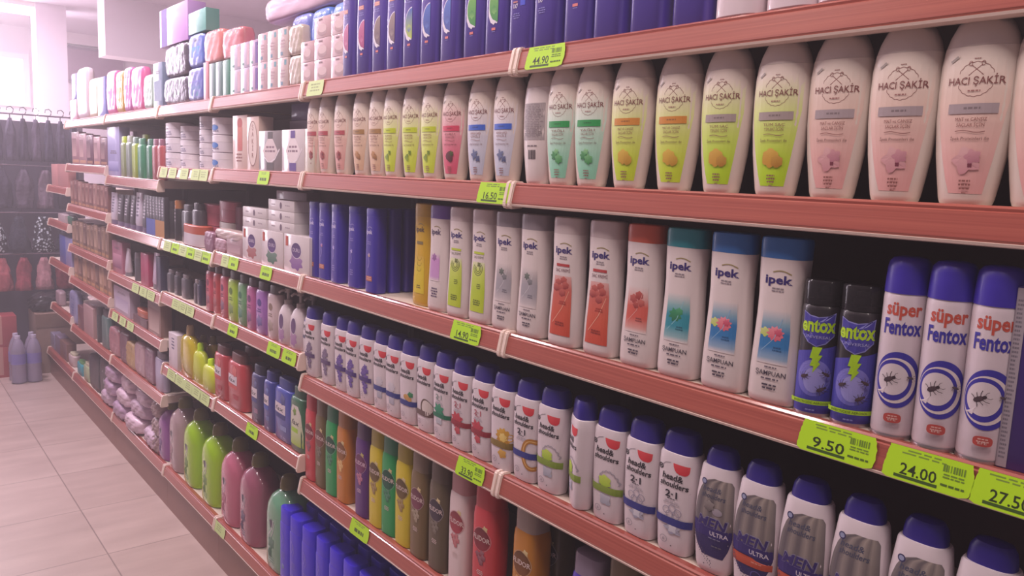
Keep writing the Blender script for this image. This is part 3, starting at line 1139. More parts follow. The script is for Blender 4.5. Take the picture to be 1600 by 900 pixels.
def hs_variant(v):
    def f(a):
        if v in ('lav_dull', 'lavender'):
            hs_head(a)
            c1, c2 = ('#4d3b86', '#7d62b4') if v == 'lavender' else ('#6c5a7c', '#8c7c98')
            for i, (u, w_) in enumerate([(.004, .100), (-.004, .091), (.009, .090), (.001, .082), (-.007, .080), (.008, .073), (0, .066), (-.003, .055), (.006, .050), (.001, .042), (.004, .034)]):
                a.blob(u, w_, .0085, c1, c2, seed=i, petals=5, depth=.4)
            a.strip([(.060, -.033, .022, mixhex(c1, '#402060', .3)), (.072, -.033, .022, mixhex(c1, '#402060', .3))], 10, 1)
        elif v == 'blueband':
            hs_head(a)
            a.blob(.002, .078, .014, '#c4bfcc', '#d6d0d8', 1, 9, .2)
            a.blob(.002, .046, .012, '#a8a8b8', '#c4c0cc', 2, 4, .3, rv=.016)
            hs_band(a, '#2f3a86')
        elif v == 'almond':
            hs_head(a)
            a.ell(.002, .070, .010, .007, '#b8823c', '#d8a860')
            a.blob(.014, .078, .008, '#2c7a50', '#4c9a6c', 2, 5, .3)
            a.ell(.010, .066, .008, .006, '#c8985a')
            hs_band(a, '#2f3a86', .048)
        elif v == 'coconut':
            hs_head(a)
            a.ell(.010, .062, .016, .022, '#5c4438')
            a.ell(.012, .062, .0135, .019, '#dcd0cc')
            hs_band(a, '#66504c', .040)
        elif v == 'green':
            hs_head(a, '#8a9a94')
            a.blob(-.002, .074, .018, '#1f7a5c', '#3c9c78', 3, 7, .4)
            a.blob(-.002, .050, .012, '#b0b4be', '#c8c6ce', 2, 4, .3)
            hs_band(a, '#1f7458', .056, .010)
        elif v == 'red':
            hs_head(a, '#b05c68')
            a.blob(-.004, .070, .020, '#a82c3c', '#c84452', 3, 8, .35)
            a.blob(-.002, .046, .010, '#b43444', '#cc5c64', 4, 5, .3)
            a.strip([(.056, -.033, .026, '#8e2434'), (.068, -.033, .026, '#9a2c3a')], 10, 1)
        elif v == 'gold':
            hs_head(a)
            a.blob(.010, .078, .019, '#b8801c', '#e0b040', 3, 11, .22)
            a.blob(.010, .076, .010, '#e8c860', '#f0d888', 4, 7, .2)
            a.blob(.008, .040, .011, '#c08824', '#e0b458', 5, 5, .3)
            a.strip([(.052, -.033, .028, '#7c6424'), (.066, -.033, .028, '#8c7430')], 10, 1)
        elif v == 'goldring':
            hs_head(a, '#24222e')
            a.ring(.020, .062, .022, .034, .009, '#b47a2c', a0=60, a1=300)
            a.ring(.020, .062, .018, .030, .002, '#e0b470', a0=60, a1=300)
            hs_band(a, '#2c3588', .052)
        elif v == 'lime':
            hs_head(a)
            a.ring(.006, .076, .018, .022, .002, '#a8a0ac', a0=0, a1=200, scal=.1)
            a.blob(0, .078, .013, '#9cc428', '#c8e05c', 3, 6, .2)
            a.blob(.002, .044, .013, '#a0a4b4', '#c4c4d0', 4, 4, .35)
            a.strip([(.056, -.034, .030, '#76902c'), (.069, -.034, .030, '#8aa43c')], 12, 1)
        elif v == 'blue21':
            hs_head(a, '#24222e')
            for i, (u, w_) in enumerate([(-.010, .076), (0, .081), (.009, .076), (-.004, .070), (.006, .070)]):
                a.ring(u, w_, .006, .007, .0012, '#9a94a6')
            a.blob(.002, .046, .016, '#9c9cb2', '#bcbac8', 4, 5, .4, rv=.011)
            a.blob(.002, .046, .008, '#c8c8d4', '#d8d6de', 5, 4, .4)
            hs_band(a, '#2d3384')
        hs_foot(a)
    return f


HSV = ['lav_dull', 'lavender', 'blueband', 'almond', 'coconut', 'green', 'red', 'gold', 'goldring', 'lime', 'blue21']
_body = loft(SR, pm('#dcd0d6', .38, .15), 28, 'body')
_cap = loft(SCAP, pm('#2c1e84', .4, .1), 28, 'cap')
for v in HSV:
    a = Art(Surf(SR))
    a.ku, a.du = 1.22, .0035
    hs_variant(v)(a)
    kind('hs_' + v, 'shampoo_bottle', 'shampoo bottle', [('body', _body), ('cap', _cap), ('label', a.mesh())])
# broad-shouldered bottles with silver label
MR = emb([(0, .026, .017), (.003, .030, .0195), (.012, .0325, .021), (.05, .0362, .0235), (.09, .0388, .025), (.125, .038, .0247), (.155, .0345, .0232), (.172, .0325, .022), (.176, .0305, .021)], 2.8)
MCAP = [(.1755, .0275, .0185, 2.6), (.184, .0272, .0182, 2.6), (.195, .0255, .0172, 2.5), (.203, .0205, .0145, 2.4), (.2055, .012, .009, 2.2)]


def men_art(red):
    def f(a):
        G0, G1 = '#5c565c', '#8a8488'
        nx = 14
        rows_ = [(.030, -.014, .020), (.045, -.026, .026), (.065, -.033, .030), (.09, -.034, .0305), (.12, -.030, .0295), (.14, -.024, .028), (.152, -.016, .027), (.158, -.002, .024)]

        def fn(s, t):
            q = t * (len(rows_) - 1)
            i = min(int(q), len(rows_) - 2)
            f_ = q - i
            r = [rows_[i][k] * (1 - f_) + rows_[i + 1][k] * f_ for k in range(3)]
            st = [0.35, .2, .0, .3, .75, .5, .15, .1, .6, .95, .55, .3, .8, .5, .2][round(s * nx)]
            c = mix(C(G0), C('#b0a49c'), st * (.35 + .65 * t))
            if t < .38:
                c = mix(C('#2e2560'), c, max(0, (t - .3) / .08))
            return (r[1] * (1 - s) + r[2] * s, r[0], c)
        a.grid(fn, nx, 20)
        # metallic grey top area fades to a navy lower field
        a.ring(-.019, .1495, .0052, .0052, .0018, '#34305c')
        a.ell(-.019, .1495, .0034, .0034, '#8f96b4')
        a.text('head&', -.004, .136, .009, '#4a4e66', bold=.01, shear=.2, w=.032)
        a.text('shoulders', -.001, .1255, .0085, '#4a4e66', bold=.01, shear=.2, w=.040)
        a.strip([(.062, -.034, .0295, '#31246e'), (.078, -.034, .0295, '#31246e'), (.084, -.033, -.012, '#31246e')], 10, 1)
        a.text('MEN', .0005, .0785, .0170, '#8c88a0', bold=.045, shear=.2, w=.051)
        a.text('MEN', 0, .0785, .0160, '#34286e', bold=.03, shear=.2, w=.049)
        a.text('ULTRA', .012, .066, .0072, '#d6cedc', bold=.015, w=.028)
        if red:
            a.strip([(.046, -.030, .029, '#b0442e'), (.056, -.0325, .0295, '#c0543c'), (.061, -.033, .004, '#b0442e')], 10, 1)
            a.lines(.010, .055, .022, .004, 1, '#d89080')
            a.ring(.010, .034, .008, .008, .0016, '#5a549c')
        else:
            a.ell(.008, .106, .008, .006, '#8a8290', '#aaa2ac')
            a.blob(-.006, .113, .010, '#5e5658', '#9a9290', 3, 6, .3)
            a.lines(.006, .062, .028, .003, 1, '#8a86a8')
            a.lines(.010, .050, .022, .004, 1, '#6c6878')
        for i in range(8):
            for j in range(4):
                a.ell(-.030 + .003 * i + .0015 * (j % 2) + max(0, i - 2) * .0022, .060 - i * .0052 - j * .0034, .0011 - .00012 * j, .0013 - .00012 * j, '#5a5068', n=6)
        a.ell(-.008, .016, .0012, .0012, '#5a5262', n=8)
    return f


_mb = loft(MR, pm('#dcd0d6', .38, .15), 28, 'body')
_mc = loft(MCAP, pm('#2c1e84', .4, .1), 28, 'cap')
for key, red in (('men_grey', False), ('men_red', True)):
    a = Art(Surf(MR))
    a.ku, a.du = 1.07, .003
    men_art(red)(a)
    kind(key, 'shampoo_bottle', 'shampoo bottle', [('body', _mb), ('cap', _mc), ('label', a.mesh())])
z4 = 0.94
G = 'white dark-capped shampoo bottles on the fourth shelf'
row('hs_lav_dull', [494, 519], z4, 'white navy-capped bottle with dull greyish lavender sprig', G)
row('hs_lavender', [541, 559, 580], z4, 'white navy-capped bottle with vivid violet lavender', G)
row('hs_blueband', [602, 623], z4, 'white navy-capped bottle with plain blue band, no numeral', G)
row('hs_almond', [646], z4, 'white navy-capped bottle with almonds and green leaf', G)
row('hs_coconut', [671], z4, 'white navy-capped bottle with halved coconut', G)
row('hs_green', [700], z4, 'white navy-capped bottle with green leaf cluster', G)
row('hs_red', [729, 760], z4, 'white navy-capped bottle with red flower splash', G)
row('hs_gold', [794], z4, 'white navy-capped bottle with golden citrus blossom', G)
row('hs_goldring', [829], z4, 'white navy-capped bottle with gold ring behind a blue band', G)
row('hs_lime', [866], z4, 'white navy-capped bottle with lime, left of the turned one', G)
put('hs_lime', 1.035, y_at(912, 1.05, 1.035), z4, 'white navy-capped bottle turned half away with part of a lime label', G, rz=-.6)
row('hs_lime', [958], z4, 'white navy-capped bottle with lime, right of the turned one', G)
row('hs_blue21', [1008, 1062], z4, 'white navy-capped bottle with bold 2-1 above blue band', G)
row('men_grey', [1124], z4, 'white bottle with dark silver label and no orange stripe', G)
row('men_red', [1188, 1262, 1345, 1438, 1540], z4, 'white bottle with silver label and orange stripe', G)

# ---------------------------------------------------- fifth shelf, elongated shampoo bottles
LR = [(0, .032, .026, 3.6), (.003, .0350, .0295, 3.6), (.10, .0370, .031, 3.6), (.200, .0370, .031, 3.6), (.216, .0355, .030, 3.4), (.2215, .033, .028, 3.2)]
LCAP = [(.2210, .0335, .0285, 3.4), (.258, .0335, .0282, 3.4), (.266, .0325, .027, 3.2), (.268, .029, .024, 3)]
ARTC = {}


def eli_art(circ, petal, txt='#d8c4c0', extra='#c8b070'):
    def f(a):
        a.ku, a.du = 1.15, .003
        a.blob(.010, .178, .008, extra, mixhex(extra, '#ffffff', .3), 2, 5, .4)
        a.ring(0, .152, .0245, .0275, .001, mixhex(circ, '#ffffff', .45))
        a.ell(0, .152, .0225, .0255, circ, mixhex(circ, '#000000', .25))
        a.text('ELIDOR', 0, .148, .0112, txt, bold=.012, w=.046)
        for i, (u, v) in enumerate([(-.008, .116), (.004, .120), (.008, .111), (-.002, .107), (.002, .099)]):
            a.blob(u, v, .008, petal, mixhex(petal, '#ffffff', .3), i, 5, .35)
        a.lines(0, .080, .022, .004, 3, txt, seed=3)
    return f


EL = {
    'red': ('#c84048', '#b83840', '#8c2a38', '#7a3040'), 'olive': ('#66552c', '#66563c', '#7c4a40', '#5c4c38'), 'green': ('#149a52', '#2a7a58', '#145c44', '#1a6a44'),
    'orange': ('#c4781c', '#a87038', '#94602c', '#d8a858'), 'purple': ('#521c74', '#4a2c5c', '#8c3c78', '#9c5088'), 'yellow': ('#d0bc10', '#a89a28', '#6c5424', '#8c6c2c'),
    'brown': ('#6f5a34', '#7c6c58', '#7c3c50', '#8e7c60'), 'dark': ('#5a4e38', '#584c3c', '#3c3040', '#5c5040'), 'pinkwhite': ('#dcc8c8', '#c08c90', '#a83c48', '#b05458'),
    'amber': ('#c07c14', '#b09a90', '#7c4a1c', '#b08040'), 'violet': ('#4c34a8', '#84788e', '#3c2a88', '#6c5cb8'),
}
for k, (bc, cc, circ, pt) in EL.items():
    if k == 'purple':
        def fa(a):
            eli_art('#7c3468', '#a85878', '#dcc0d0', '#b4a83c')(a)
        bottle('eli_' + k, 'shampoo_bottle', 'shampoo bottle', LR, bc, LCAP, cc, fa)
    else:
        bottle('eli_' + k, 'shampoo_bottle', 'shampoo bottle', LR, bc, LCAP, cc, eli_art(circ, pt))
bottle('eli_amber2', 'shampoo_bottle', 'shampoo bottle', LR, '#b8781e', LCAP, '#9c8c84', eli_art('#7c4a1c', '#c89040'))
z5 = 0.615
G = 'tall coloured shampoo bottles on the fifth shelf'
for k, pxs, lab in [('red', [497], 'slim red shampoo bottle at the shelf joint, beside the olive one'), ('olive', [513], 'olive brown shampoo bottle between the red and the green ones'),
                    ('green', [530], 'green shampoo bottle, left one, beside the orange bottle'), ('orange', [546], 'orange shampoo bottle between a green and a purple one'),
                    ('purple', [577], 'deep purple shampoo bottle with magenta emblem'), ('yellow', [599], 'narrowly seen yellow shampoo bottle behind the bright green one'),
                    ('green', [618], 'bright green shampoo bottle between two yellow ones'), ('yellow', [641], 'yellow shampoo bottle with brown round emblem, right of the green one'),
                    ('brown', [666], 'khaki brown shampoo bottle with maroon emblem'), ('dark', [695], 'darkest olive shampoo bottle with black emblem'),
                    ('pinkwhite', [726], 'pale pinkish white shampoo bottle with red emblem'), ('red', [767], 'wide red shampoo bottle right of the pinkish white one'),
                    ('amber2', [829], 'amber orange shampoo bottle with clear cap, alone on the right')]:
    row('eli_' + k, pxs, z5, lab, G, X=1.044)
put('eli_dark', 1.12, y_at(868, .73, 1.12), z5, 'dark brown shampoo bottle standing back in shadow beside the amber one', G)
put('eli_violet', 1.044, y_at(925, .73, 1.044), z5, 'violet shampoo bottle with clear cap low in the picture', G, s=(1, 1.1, .9))
put('eli_olive', 1.045, y_at(978, .73, 1.045), z5, 'brown shampoo bottle half hidden under the rail, right of the violet one', G)

# ---------------------------------------------------- top shelf, blue anti-dandruff bottles
CRg = [(0, .0325, .020, 4), (.003, .035, .022, 4), (.12, .0355, .0225, 4), (.21, .034, .022, 4), (.232, .030, .020, 3.4)]
CCAP = [(.2315, .0305, .0205, 3.4), (.262, .030, .020, 3.4), (.266, .027, .018, 3.4)]


def clear_art(kindv, c1, c2):
    def f(a):
        if kindv == 'oval':
            a.text('CLEAR', -.002, .183, .013, '#8078c4', bold=.01, w=.034)
            a.rect(-.016, .160, .008, .170, '#d08a88')
            a.lines(-.004, .168, .020, .004, 2, '#f0c8b8')
            a.lines(-.003, .153, .026, .005, 2, '#8a82cc')
            a.ell(.012, .098, .030, .037, '#dcd4ec', umax=.011)
            a.ell(.012, .098, .0275, .0345, c1, c2, umax=.0125)
            a.blob(.000, .088, .009, mixhex(c2, '#ffffff', .1), c1, 3, 6, .3)
            a.poly([(-.018, .092), (-.017, .077), (-.010, .064), (.000, .0585), (.005, .063), (.009, .060), (.007, .0655), (-.002, .066), (-.009, .072), (-.014, .080)], '#e4dcec')
            a.rect(-.006, .048, .006, .053, '#d87878')
            a.lines(0, .046, .014, .003, 1, '#8078c4')
        elif kindv == 'sport':
            a.poly([(-.006, .118), (.012, .122), (.018, .132), (.010, .15), (-.002, .145), (-.010, .13)], '#b8563c', '#4a6ac0')
            a.line([(-.004, .116), (.001, .106), (-.001, .098)], .002, '#d8d0e8')
            a.rect(.004, .085, .018, .1, '#4a50d0', '#3c58d8')
            a.text('1X7', -.010, .082, .008, '#d8d0e8', bold=.03, w=.014)
            a.rect(-.017, .092, -.004, .095, '#c07a78')
            a.lines(-.006, .072, .024, .004, 3, '#8078c4')
        elif kindv == 'swoosh':
            a.poly([(-.012, .082), (-.002, .074), (.008, .080), (.012, .078), (.010, .088), (-.002, .092)], '#dcd4e4')
            a.blob(.002, .105, .014, '#c8c0d4', '#e0d8e4', 2, 5, .3)
            a.rect(-.006, .062, .008, .067, '#d87878')
            a.lines(.001, .060, .016, .003, 1, '#8078c4')
    return f


for k, (kv, c1, c2) in {'pink': ('oval', '#a8447c', '#c46c9c'), 'brown': ('oval', '#6c5468', '#94807c'), 'earth': ('oval', '#b8c84c', '#3c5cb8'), 'sea': ('oval', '#3c4ca0', '#4a6cc0'),
                        'leaf': ('oval', '#3c8c4c', '#7cb860'), 'sport': ('sport', '#ffffff', '#ffffff'), 'white': ('swoosh', '#ffffff', '#ffffff'), 'plain': ('plain', '#ffffff', '#ffffff')}.items():
    bottle('clear_' + k, 'shampoo_bottle', 'shampoo bottle', CRg, '#4f3c9c', CCAP, '#d8ccdc', clear_art(kv, c1, c2), rough=.32, coat=.3)
z1 = 1.80
G = 'blue violet shampoo bottles on the top shelf'
for k, pxs, lab in [('pink', [553, 577], 'violet blue bottle with pink half oval'), ('brown', [601, 626], 'violet blue bottle with brown half oval'),
                    ('earth', [653], 'violet blue bottle with blue and yellow half oval'), ('sea', [680, 713], 'violet blue bottle with dark blue half oval'),
                    ('leaf', [750, 785], 'violet blue bottle with green leafy half oval'), ('sport', [824, 866], 'violet blue bottle with orange figure artwork'),
                    ('white', [915], 'violet blue bottle with white swoosh and red line'), ('plain', [965, 1025, 1092], 'violet blue bottle cut by the top of the picture, print unseen')]:
    row('clear_' + k, pxs, z1, lab, G, X=1.03)

# ================================================================== GOODS FARTHER ALONG THE AISLE


def ray(px, py):
    return CF + CR * ((px - 800) / FPX) + CU * ((450 - py) / FPX)


def z_at(px, py, X):
    d = ray(px, py)
    return CAM.z + X * d.z / d.x


_uid = [0]


def span(p0, p1, z, X0, d, wmin=.03, side=False):
    if not side:
        # flush row: only the front faces show, so the sight lines bound the front
        yl, yr = y_at(p0, z, X0), y_at(p1, z, X0)
        w = yl - yr
        return (yl + yr) / 2, w, d
    while True:
        yl = y_at(p0, z, X0)
        yr = y_at(p1, z, X0 + d)
        w = yl - yr
        if w >= wmin or d < .02:
            return (yl + yr) / 2, max(w, wmin), d
        d -= .005


def good(name, cat, label, p0, p1, ytop, base, hexc, X0=1.012, d=.07, shape='box', group=None, art=None, cap='#4a4044', rough=.4, coat=.25, seed=None, hmin=.02, h=None, low=None, m=None, side=False, slim=False):
    """a product standing on height base between two sight lines; returns the height of its top"""
    y, w, d = span(p0, p1, base + .05, X0, d, side=side)
    if h is None:
        h = max(hmin, z_at(p0, ytop, X0) - base)
    _uid[0] += 1
    sd = seed or _uid[0]
    m = m or pm(hexc, rough, coat)
    a_, b_ = w / 2 * .985, d / 2
    nm = {'box': 'carton_body', 'soft': 'wrapper', 'bottle': 'body', 'jar': 'jar_body', 'tube': 'tube_body', 'pump': 'body', 'can': 'can_body'}[shape]
    parts = []
    if shape == 'box':
        parts.append((nm, boxes(nm, [(-b_, b_, -a_, a_, 0, h)], m, bevel=min(.002, h * .08))))
        rg = [(0, a_, b_, 30), (h, a_, b_, 30)]
    elif shape == 'soft':
        rg = [(0, a_ * .86, b_ * .9, 5), (h * .5, a_ * .99, b_ * 1.03, 5), (h, a_ * .86, b_ * .9, 5)]
        parts.append((nm, pillow(2 * a_, 2 * b_, h, m, seed=sd, wrinkle=.0008, puff=.28)))
    elif shape in ('bottle', 'pump'):
        hb = h * (.84 if shape == 'bottle' else .72)
        if slim:
            hb = h * .8
            rg = [(0, a_ * .86, b_ * .86, 2.6), (.004, a_ * .95, b_ * .95, 2.6), (hb * .45, a_, b_, 2.6), (hb * .82, a_ * .93, b_ * .93, 2.6), (hb * .95, a_ * .7, b_ * .75, 2.4), (hb, a_ * .42, b_ * .5, 2.2)]
        elif shape == 'pump':
            rg = [(0, a_ * .88, b_ * .88, 2.8), (.004, a_ * .96, b_ * .96, 2.8), (hb * .55, a_, b_, 2.8), (hb * .75, a_ * .9, b_ * .93, 2.8), (hb * .93, a_ * .6, b_ * .7, 2.4), (hb, a_ * .35, b_ * .4, 2.2)]
        else:
            rg = [(0, a_ * .88, b_ * .88, 3), (.004, a_ * .97, b_ * .97, 3), (hb * .5, a_, b_, 3), (hb * .92, a_ * .98, b_ * .98, 3), (hb * .985, a_ * .9, b_ * .9, 2.8), (hb, a_ * .8, b_ * .8, 2.6)]
        parts.append((nm, loft(rg, m, 24, nm)))
        q = min(a_, b_)
        if shape == 'bottle' and not slim:
            parts.append(('cap', loft([(hb - .001, a_ * .74, b_ * .74, 2.6), (h * .98, a_ * .72, b_ * .72, 2.6), (h, a_ * .62, b_ * .62, 2.4)], pm(cap, .4), 20, 'cap')))
        elif shape == 'bottle':
            parts.append(('cap', loft([(hb - .001, q * .58, q * .58, 2), (h * .97, q * .55, q * .55, 2), (h, q * .42, q * .42, 2)], pm(cap, .4), 20, 'cap')))
        else:
            parts.append(('pump', loft([(hb - .001, q * .5, q * .5, 2), (hb + h * .07, q * .5, q * .5, 2), (hb + h * .08, q * .18, q * .18, 2), (hb + h * .2, q * .18, q * .18, 2), (hb + h * .205, q * .45, q * .45, 2), (h, q * .4, q * .4, 2)], pm(cap, .4), 16, 'pump'), [('spout', tube([(0, 0, h * .96), (-q * .9, 0, h * .965), (-q * 1.25, 0, h * .93)], q * .14, pm(cap, .4)))]))
    elif shape in ('jar', 'can', 'tube'):
        if shape == 'jar':
            rg = [(0, a_ * .9, b_ * .9, 2.4), (.003, a_, b_, 2.4), (h * .6, a_, b_, 2.4), (h * .62, a_ * .94, b_ * .94, 2.4)]
            cr = [(h * .61, a_ * 1.0, b_ * 1.0, 2.4), (h * .97, a_ * 1.0, b_ * 1.0, 2.4), (h, a_ * .95, b_ * .95, 2.4)]
            cn = 'lid'
        elif shape == 'can':
            q = min(a_, b_)
            a_ = b_ = q
            rg = [(0, q * .95, q * .95, 2), (.003, q, q, 2), (h * .78, q, q, 2), (h * .8, q * .93, q * .93, 2)]
            cr = [(h * .79, q * .95, q * .95, 2), (h * .97, q * .93, q * .93, 2), (h, q * .8, q * .8, 2)]
            cn = 'cap'
        else:
            rg = [(h * .14, a_ * .8, b_ * .8, 2.2), (h * .2, a_ * .95, b_ * .9, 2.2), (h * .7, a_, b_ * .5, 2.2), (h, a_, b_ * .12, 2.2)]
            cr = [(0, a_ * .82, b_ * .82, 2.2), (h * .15, a_ * .8, b_ * .8, 2.2)]
            cn = 'cap'
        parts.append((nm, loft(rg, m, 24, nm)))
        parts.append((cn, loft(cr, pm(cap, .4), 24, cn)))
    if art:
        A = Art(Surf(rg))
        art(A, a_, h)
        if A.V:
            parts.append(('label', A.mesh()))
    key = 'g%d' % _uid[0]
    kind(key, name, cat, parts)
    put(key, X0 + d / 2, y, base, label, group, rz=0 if shape == 'box' and ytop is None else random.uniform(-.02, .02))
    return base + h


def art_block(c, c2, v0=.15, v1=.6, line='#6a5a66'):
    def f(a, w, h):
        a.rect(-w * .8, h * v0, w * .8, h * v1, c, c2, nx=4)
        a.lines(0, h * min(.96, v1 + .22), w * 1.2, h * .04, 2, line, seed=int(w * 1e5))
    return f


def art_spine(c='#b8acb8', n=5):
    def f(a, w, h):
        a.lines(0, h * .88, w * .8, h * .09, n, c, seed=int(h * 1e5) % 97)
    return f


def art_oval(c, txt='#cfc0d4', pic=None, red=True, word=None, k=1.0):
    def f(a, w, h):
        h = h * k
        if pic:
            a.blob(0, h * .28, w * .55, pic, mixhex(pic, '#d8c8d0', .4), 3, 7, .25, rv=h * .22)
        a.ell(0, h * .60, w * .42, h * .22, '#dcd2dc')
        a.ell(0, h * .60, w * .38, h * .20, c, mixhex(c, '#201028', .3))
        if word:
            a.text(word, 0, h * .56, h * .10, txt, bold=.01, w=w * .55)
        if red:
            a.rect(-w * .85, h * .68, -w * .65, h * .94, '#c05a4c')
    return f


# ---- third and fourth bays, second shelf
z = 1.543
GS = 'goods on the second shelf left of the emblem bottles'
SKM = '#dcc0b8'


def art_bottlepic(a, w, h):
    a.ell(.0, h * .85, w * .35, h * .10, '#b85450')
    a.rect(-w * .3, h * .35, w * .35, h * .78, '#c05a54', '#cc7a6c')
    a.lines(-w * .1, h * .3, w, h * .06, 3, '#9a6460')


def art_word(a, w, h):
    a.ell(0, h * .5, w * .75, h * .42, '#e0ccc6')
    for i, ch in enumerate('ŞAKİR'):
        a.text(ch, 0, h * (.76 - .13 * i), h * .09, '#8a4844', bold=.01)
    a.ring(0, h * .5, w * .75, h * .42, w * .05, '#8a5450')


good('shampoo_carton', 'carton', 'tall pink carton with a red bottle pictured on it', 364, 386, 181, z, SKM, d=.05, group=GS, art=art_bottlepic)
good('shampoo_carton', 'carton', 'tall pink carton with upright dark red lettering', 386, 404, 183, z, SKM, d=.05, group=GS, art=art_word)


def art_diamond(c, cb):
    def f(a, w, h):
        a.poly([(0, h * .95), (w * .65, h * .5), (0, h * .08), (-w * .65, h * .5)], c, mixhex(c, '#ffffff', .2))
        a.lines(0, h * .62, w, h * .1, 2, '#8a6a7a')
        a.line([(-w * .5, h * .35), (-w * .1, h * .2), (w * .4, h * .3), (w * .8, h * .55)], w * .06, '#e8dce4')
        a.rect(-w * .3, 0.004, w * .3, h * .22, cb)
        a.rect(-w * .2, h * .8, w * .2, h * .97, cb)
    return f


good('soap_pack', 'soap pack', 'shrink-wrapped grey soap pack with pale diamond label', 405, 440, 205, z, '#8d8286', d=.06, group=GS, art=art_diamond('#d8c4c8', '#5c5658'), coat=.8)
zt = good('soap_pack', 'soap pack', 'shrink-wrapped white soap pack with diamond label and purple marks', 440, 476, 203, z, '#d8ccd0', d=.06, group=GS, art=art_diamond('#e2d2d6', '#5c3c90'), coat=.8)
good('soap_carton', 'carton', 'plain pale green carton wedged beside the leftmost emblem bottle', 476, 491, 201, z, '#cfc4b4', d=.04, group=GS)
zt2 = z
for i in range(4):
    zt2 = good('soap_bar_box', 'soap box', 'small lilac checked soap box piled behind the diamond packs' + [', lowest', ', second up', ', third up', ', topmost'][i], 452 + (i % 2) * 3, 489, None, zt2, ['#a898b0', '#7c6898'][i % 2], X0=1.10, d=.07, h=.055, group='small soap boxes piled behind the diamond packs')


def art_jar(mark):
    def f(a, w, h):
        a.rect(-w * .8, h * .08, -w * .2, h * .13, '#5a5468', nx=4)
        a.rect(-w * .85, h * .54, w * .1, h * .59, '#3c3648', nx=6)
        a.lines(w * .1, h * .4, w * .9, h * .14, 2, '#8a84a0')
        if mark:
            a.ell(0, h * .42, w * .45, h * .16, '#3c74c0')
    return f


z = 1.538
for (p0, p1, n, top, mk, nm, x0) in ((252, 272, 3, 192, False, 'white cream jar in the stack at the far left of the second shelf', 1.012), (276, 293, 3, 197, False, 'white cream jar in the stack touching the first one', 1.03), (306, 321, 4, 182, False, 'small white jar in the narrow stack of four', 1.02), (325, 345, 3, 184, True, 'rounded white jar with blue mark in the widest stack', 1.015)):
    zz = z
    hh = (z_at(p0, top, x0) - z) / n
    for i in range(n):
        zz = good('cream_jar', 'jar', nm + (', bottom', ', middle', ', top')[i] if n == 3 else nm + (', lowest', ', second up', ', third up', ', topmost')[i], p0, p1, None, zz, '#d8d0dc', X0=x0, d=.10, h=hh * .998, shape='jar', cap='#e0d8e2', group='stacked white cream jars', art=art_jar(mk))
# ---- third bay, third shelf: soap packs with ovals and little boxes on top
z = 1.24
tops = []
for (p0, p1, yt, pic, lab) in ((379, 408, 353, '#a05050', 'white soap pack with purple oval and brown picture'), (408, 442, 358, '#3c6a54', 'white soap pack with purple oval and green picture'), (443, 484, 364, '#7c4c98', 'white soap pack with purple oval and violet picture')):
    tops.append((p0, p1, good('soap_pack', 'soap pack', lab, p0, p1, yt, z, '#d9cdd0', d=.055, group='oval-labelled soap packs on the third shelf', art=art_oval('#5c3880', pic=pic, word='DURU'), coat=.5)))


def art_dot(a, w, h):
    a.ell(0, h * .5, h * .24, h * .30, '#6a5468')
    a.lines(w * .5, h * .6, w * .5, h * .2, 1, '#a898a4')
    a.lines(-w * .6, h * .6, w * .4, h * .2, 1, '#a898a4')


for (p0, p1, n, zb, lab) in ((379, 416, 2, tops[0][2], 'slim white soap box lying on the left oval pack'), (419, 460, 3, tops[1][2], 'slim white soap box lying on the middle oval pack')):
    zz = zb
    for i in range(n):
        zz = good('soap_bar_box', 'soap box', lab + ((', lower', ', upper') if n == 2 else (', lowest', ', middle', ', topmost'))[i], p0, p1, None, zz, '#d8cfd2', X0=1.014, d=.05, h=.034, group='slim white soap boxes lying on the oval packs', art=art_dot)
good('soap_carton', 'carton', 'dusky pink patterned carton standing behind the slim white soap boxes', 432, 478, 297, z, '#a88490', X0=1.10, d=.05, group=None)
good('soap_carton', 'carton', 'long grey carton in shadow behind the right oval pack', 455, 486, 315, z, '#8d8288', X0=1.09, d=.06, group=None)
# pink pile left of them
PG = 'pink jars and packets piled left of the oval soap packs'
zz = good('hair_gel_jar', 'jar', 'pink screw jar at the bottom, left in the pile', 311, 336, None, 1.23, '#c8687c', X0=1.07, d=.07, h=.085, shape='jar', cap='#cc6c80', group=PG)
good('hair_gel_jar', 'jar', 'pink screw jar on top of the left pink jar', 311, 336, 317, zz, '#c8687c', X0=1.07, d=.07, shape='jar', cap='#d07084', group=PG)
zz = good('hair_gel_jar', 'jar', 'grey-white jar under the upright pink jar', 337, 361, None, 1.24, '#b8a8ac', X0=1.07, d=.06, h=.10, shape='jar', cap='#c0b4b0', group=PG)
good('hair_gel_jar', 'jar', 'dusky red jar standing highest in the pink pile', 337, 360, 313, zz, '#b05c6c', X0=1.07, d=.06, shape='jar', cap='#b86474', group=PG)
good('hair_gel_jar', 'jar', 'dim plum coloured jar right behind the pile', 360, 379, 322, 1.24, '#7c4c5c', X0=1.09, d=.06, shape='jar', cap='#84505e', group=PG)
zz = good('wipes_packet', 'packet', 'mauve packet standing in front of the pink jars', 333, 352, 383, 1.24, '#b890a0', X0=1.01, d=.03, shape='soft', group=PG, hmin=.05)
good('wipes_packet', 'packet', 'long pale rolled packet lying across the pile', 333, 379, None, zz, '#c8b0ac', X0=1.012, d=.05, shape='soft', group=PG, h=.035)
good('wipes_packet', 'packet', 'brownish pink boxy packet at the right foot of the pile', 354, 378, None, 1.24, '#b09098', X0=1.012, d=.05, shape='box', group=PG, h=.068, art=art_block('#c4a4ac', '#a88490'))
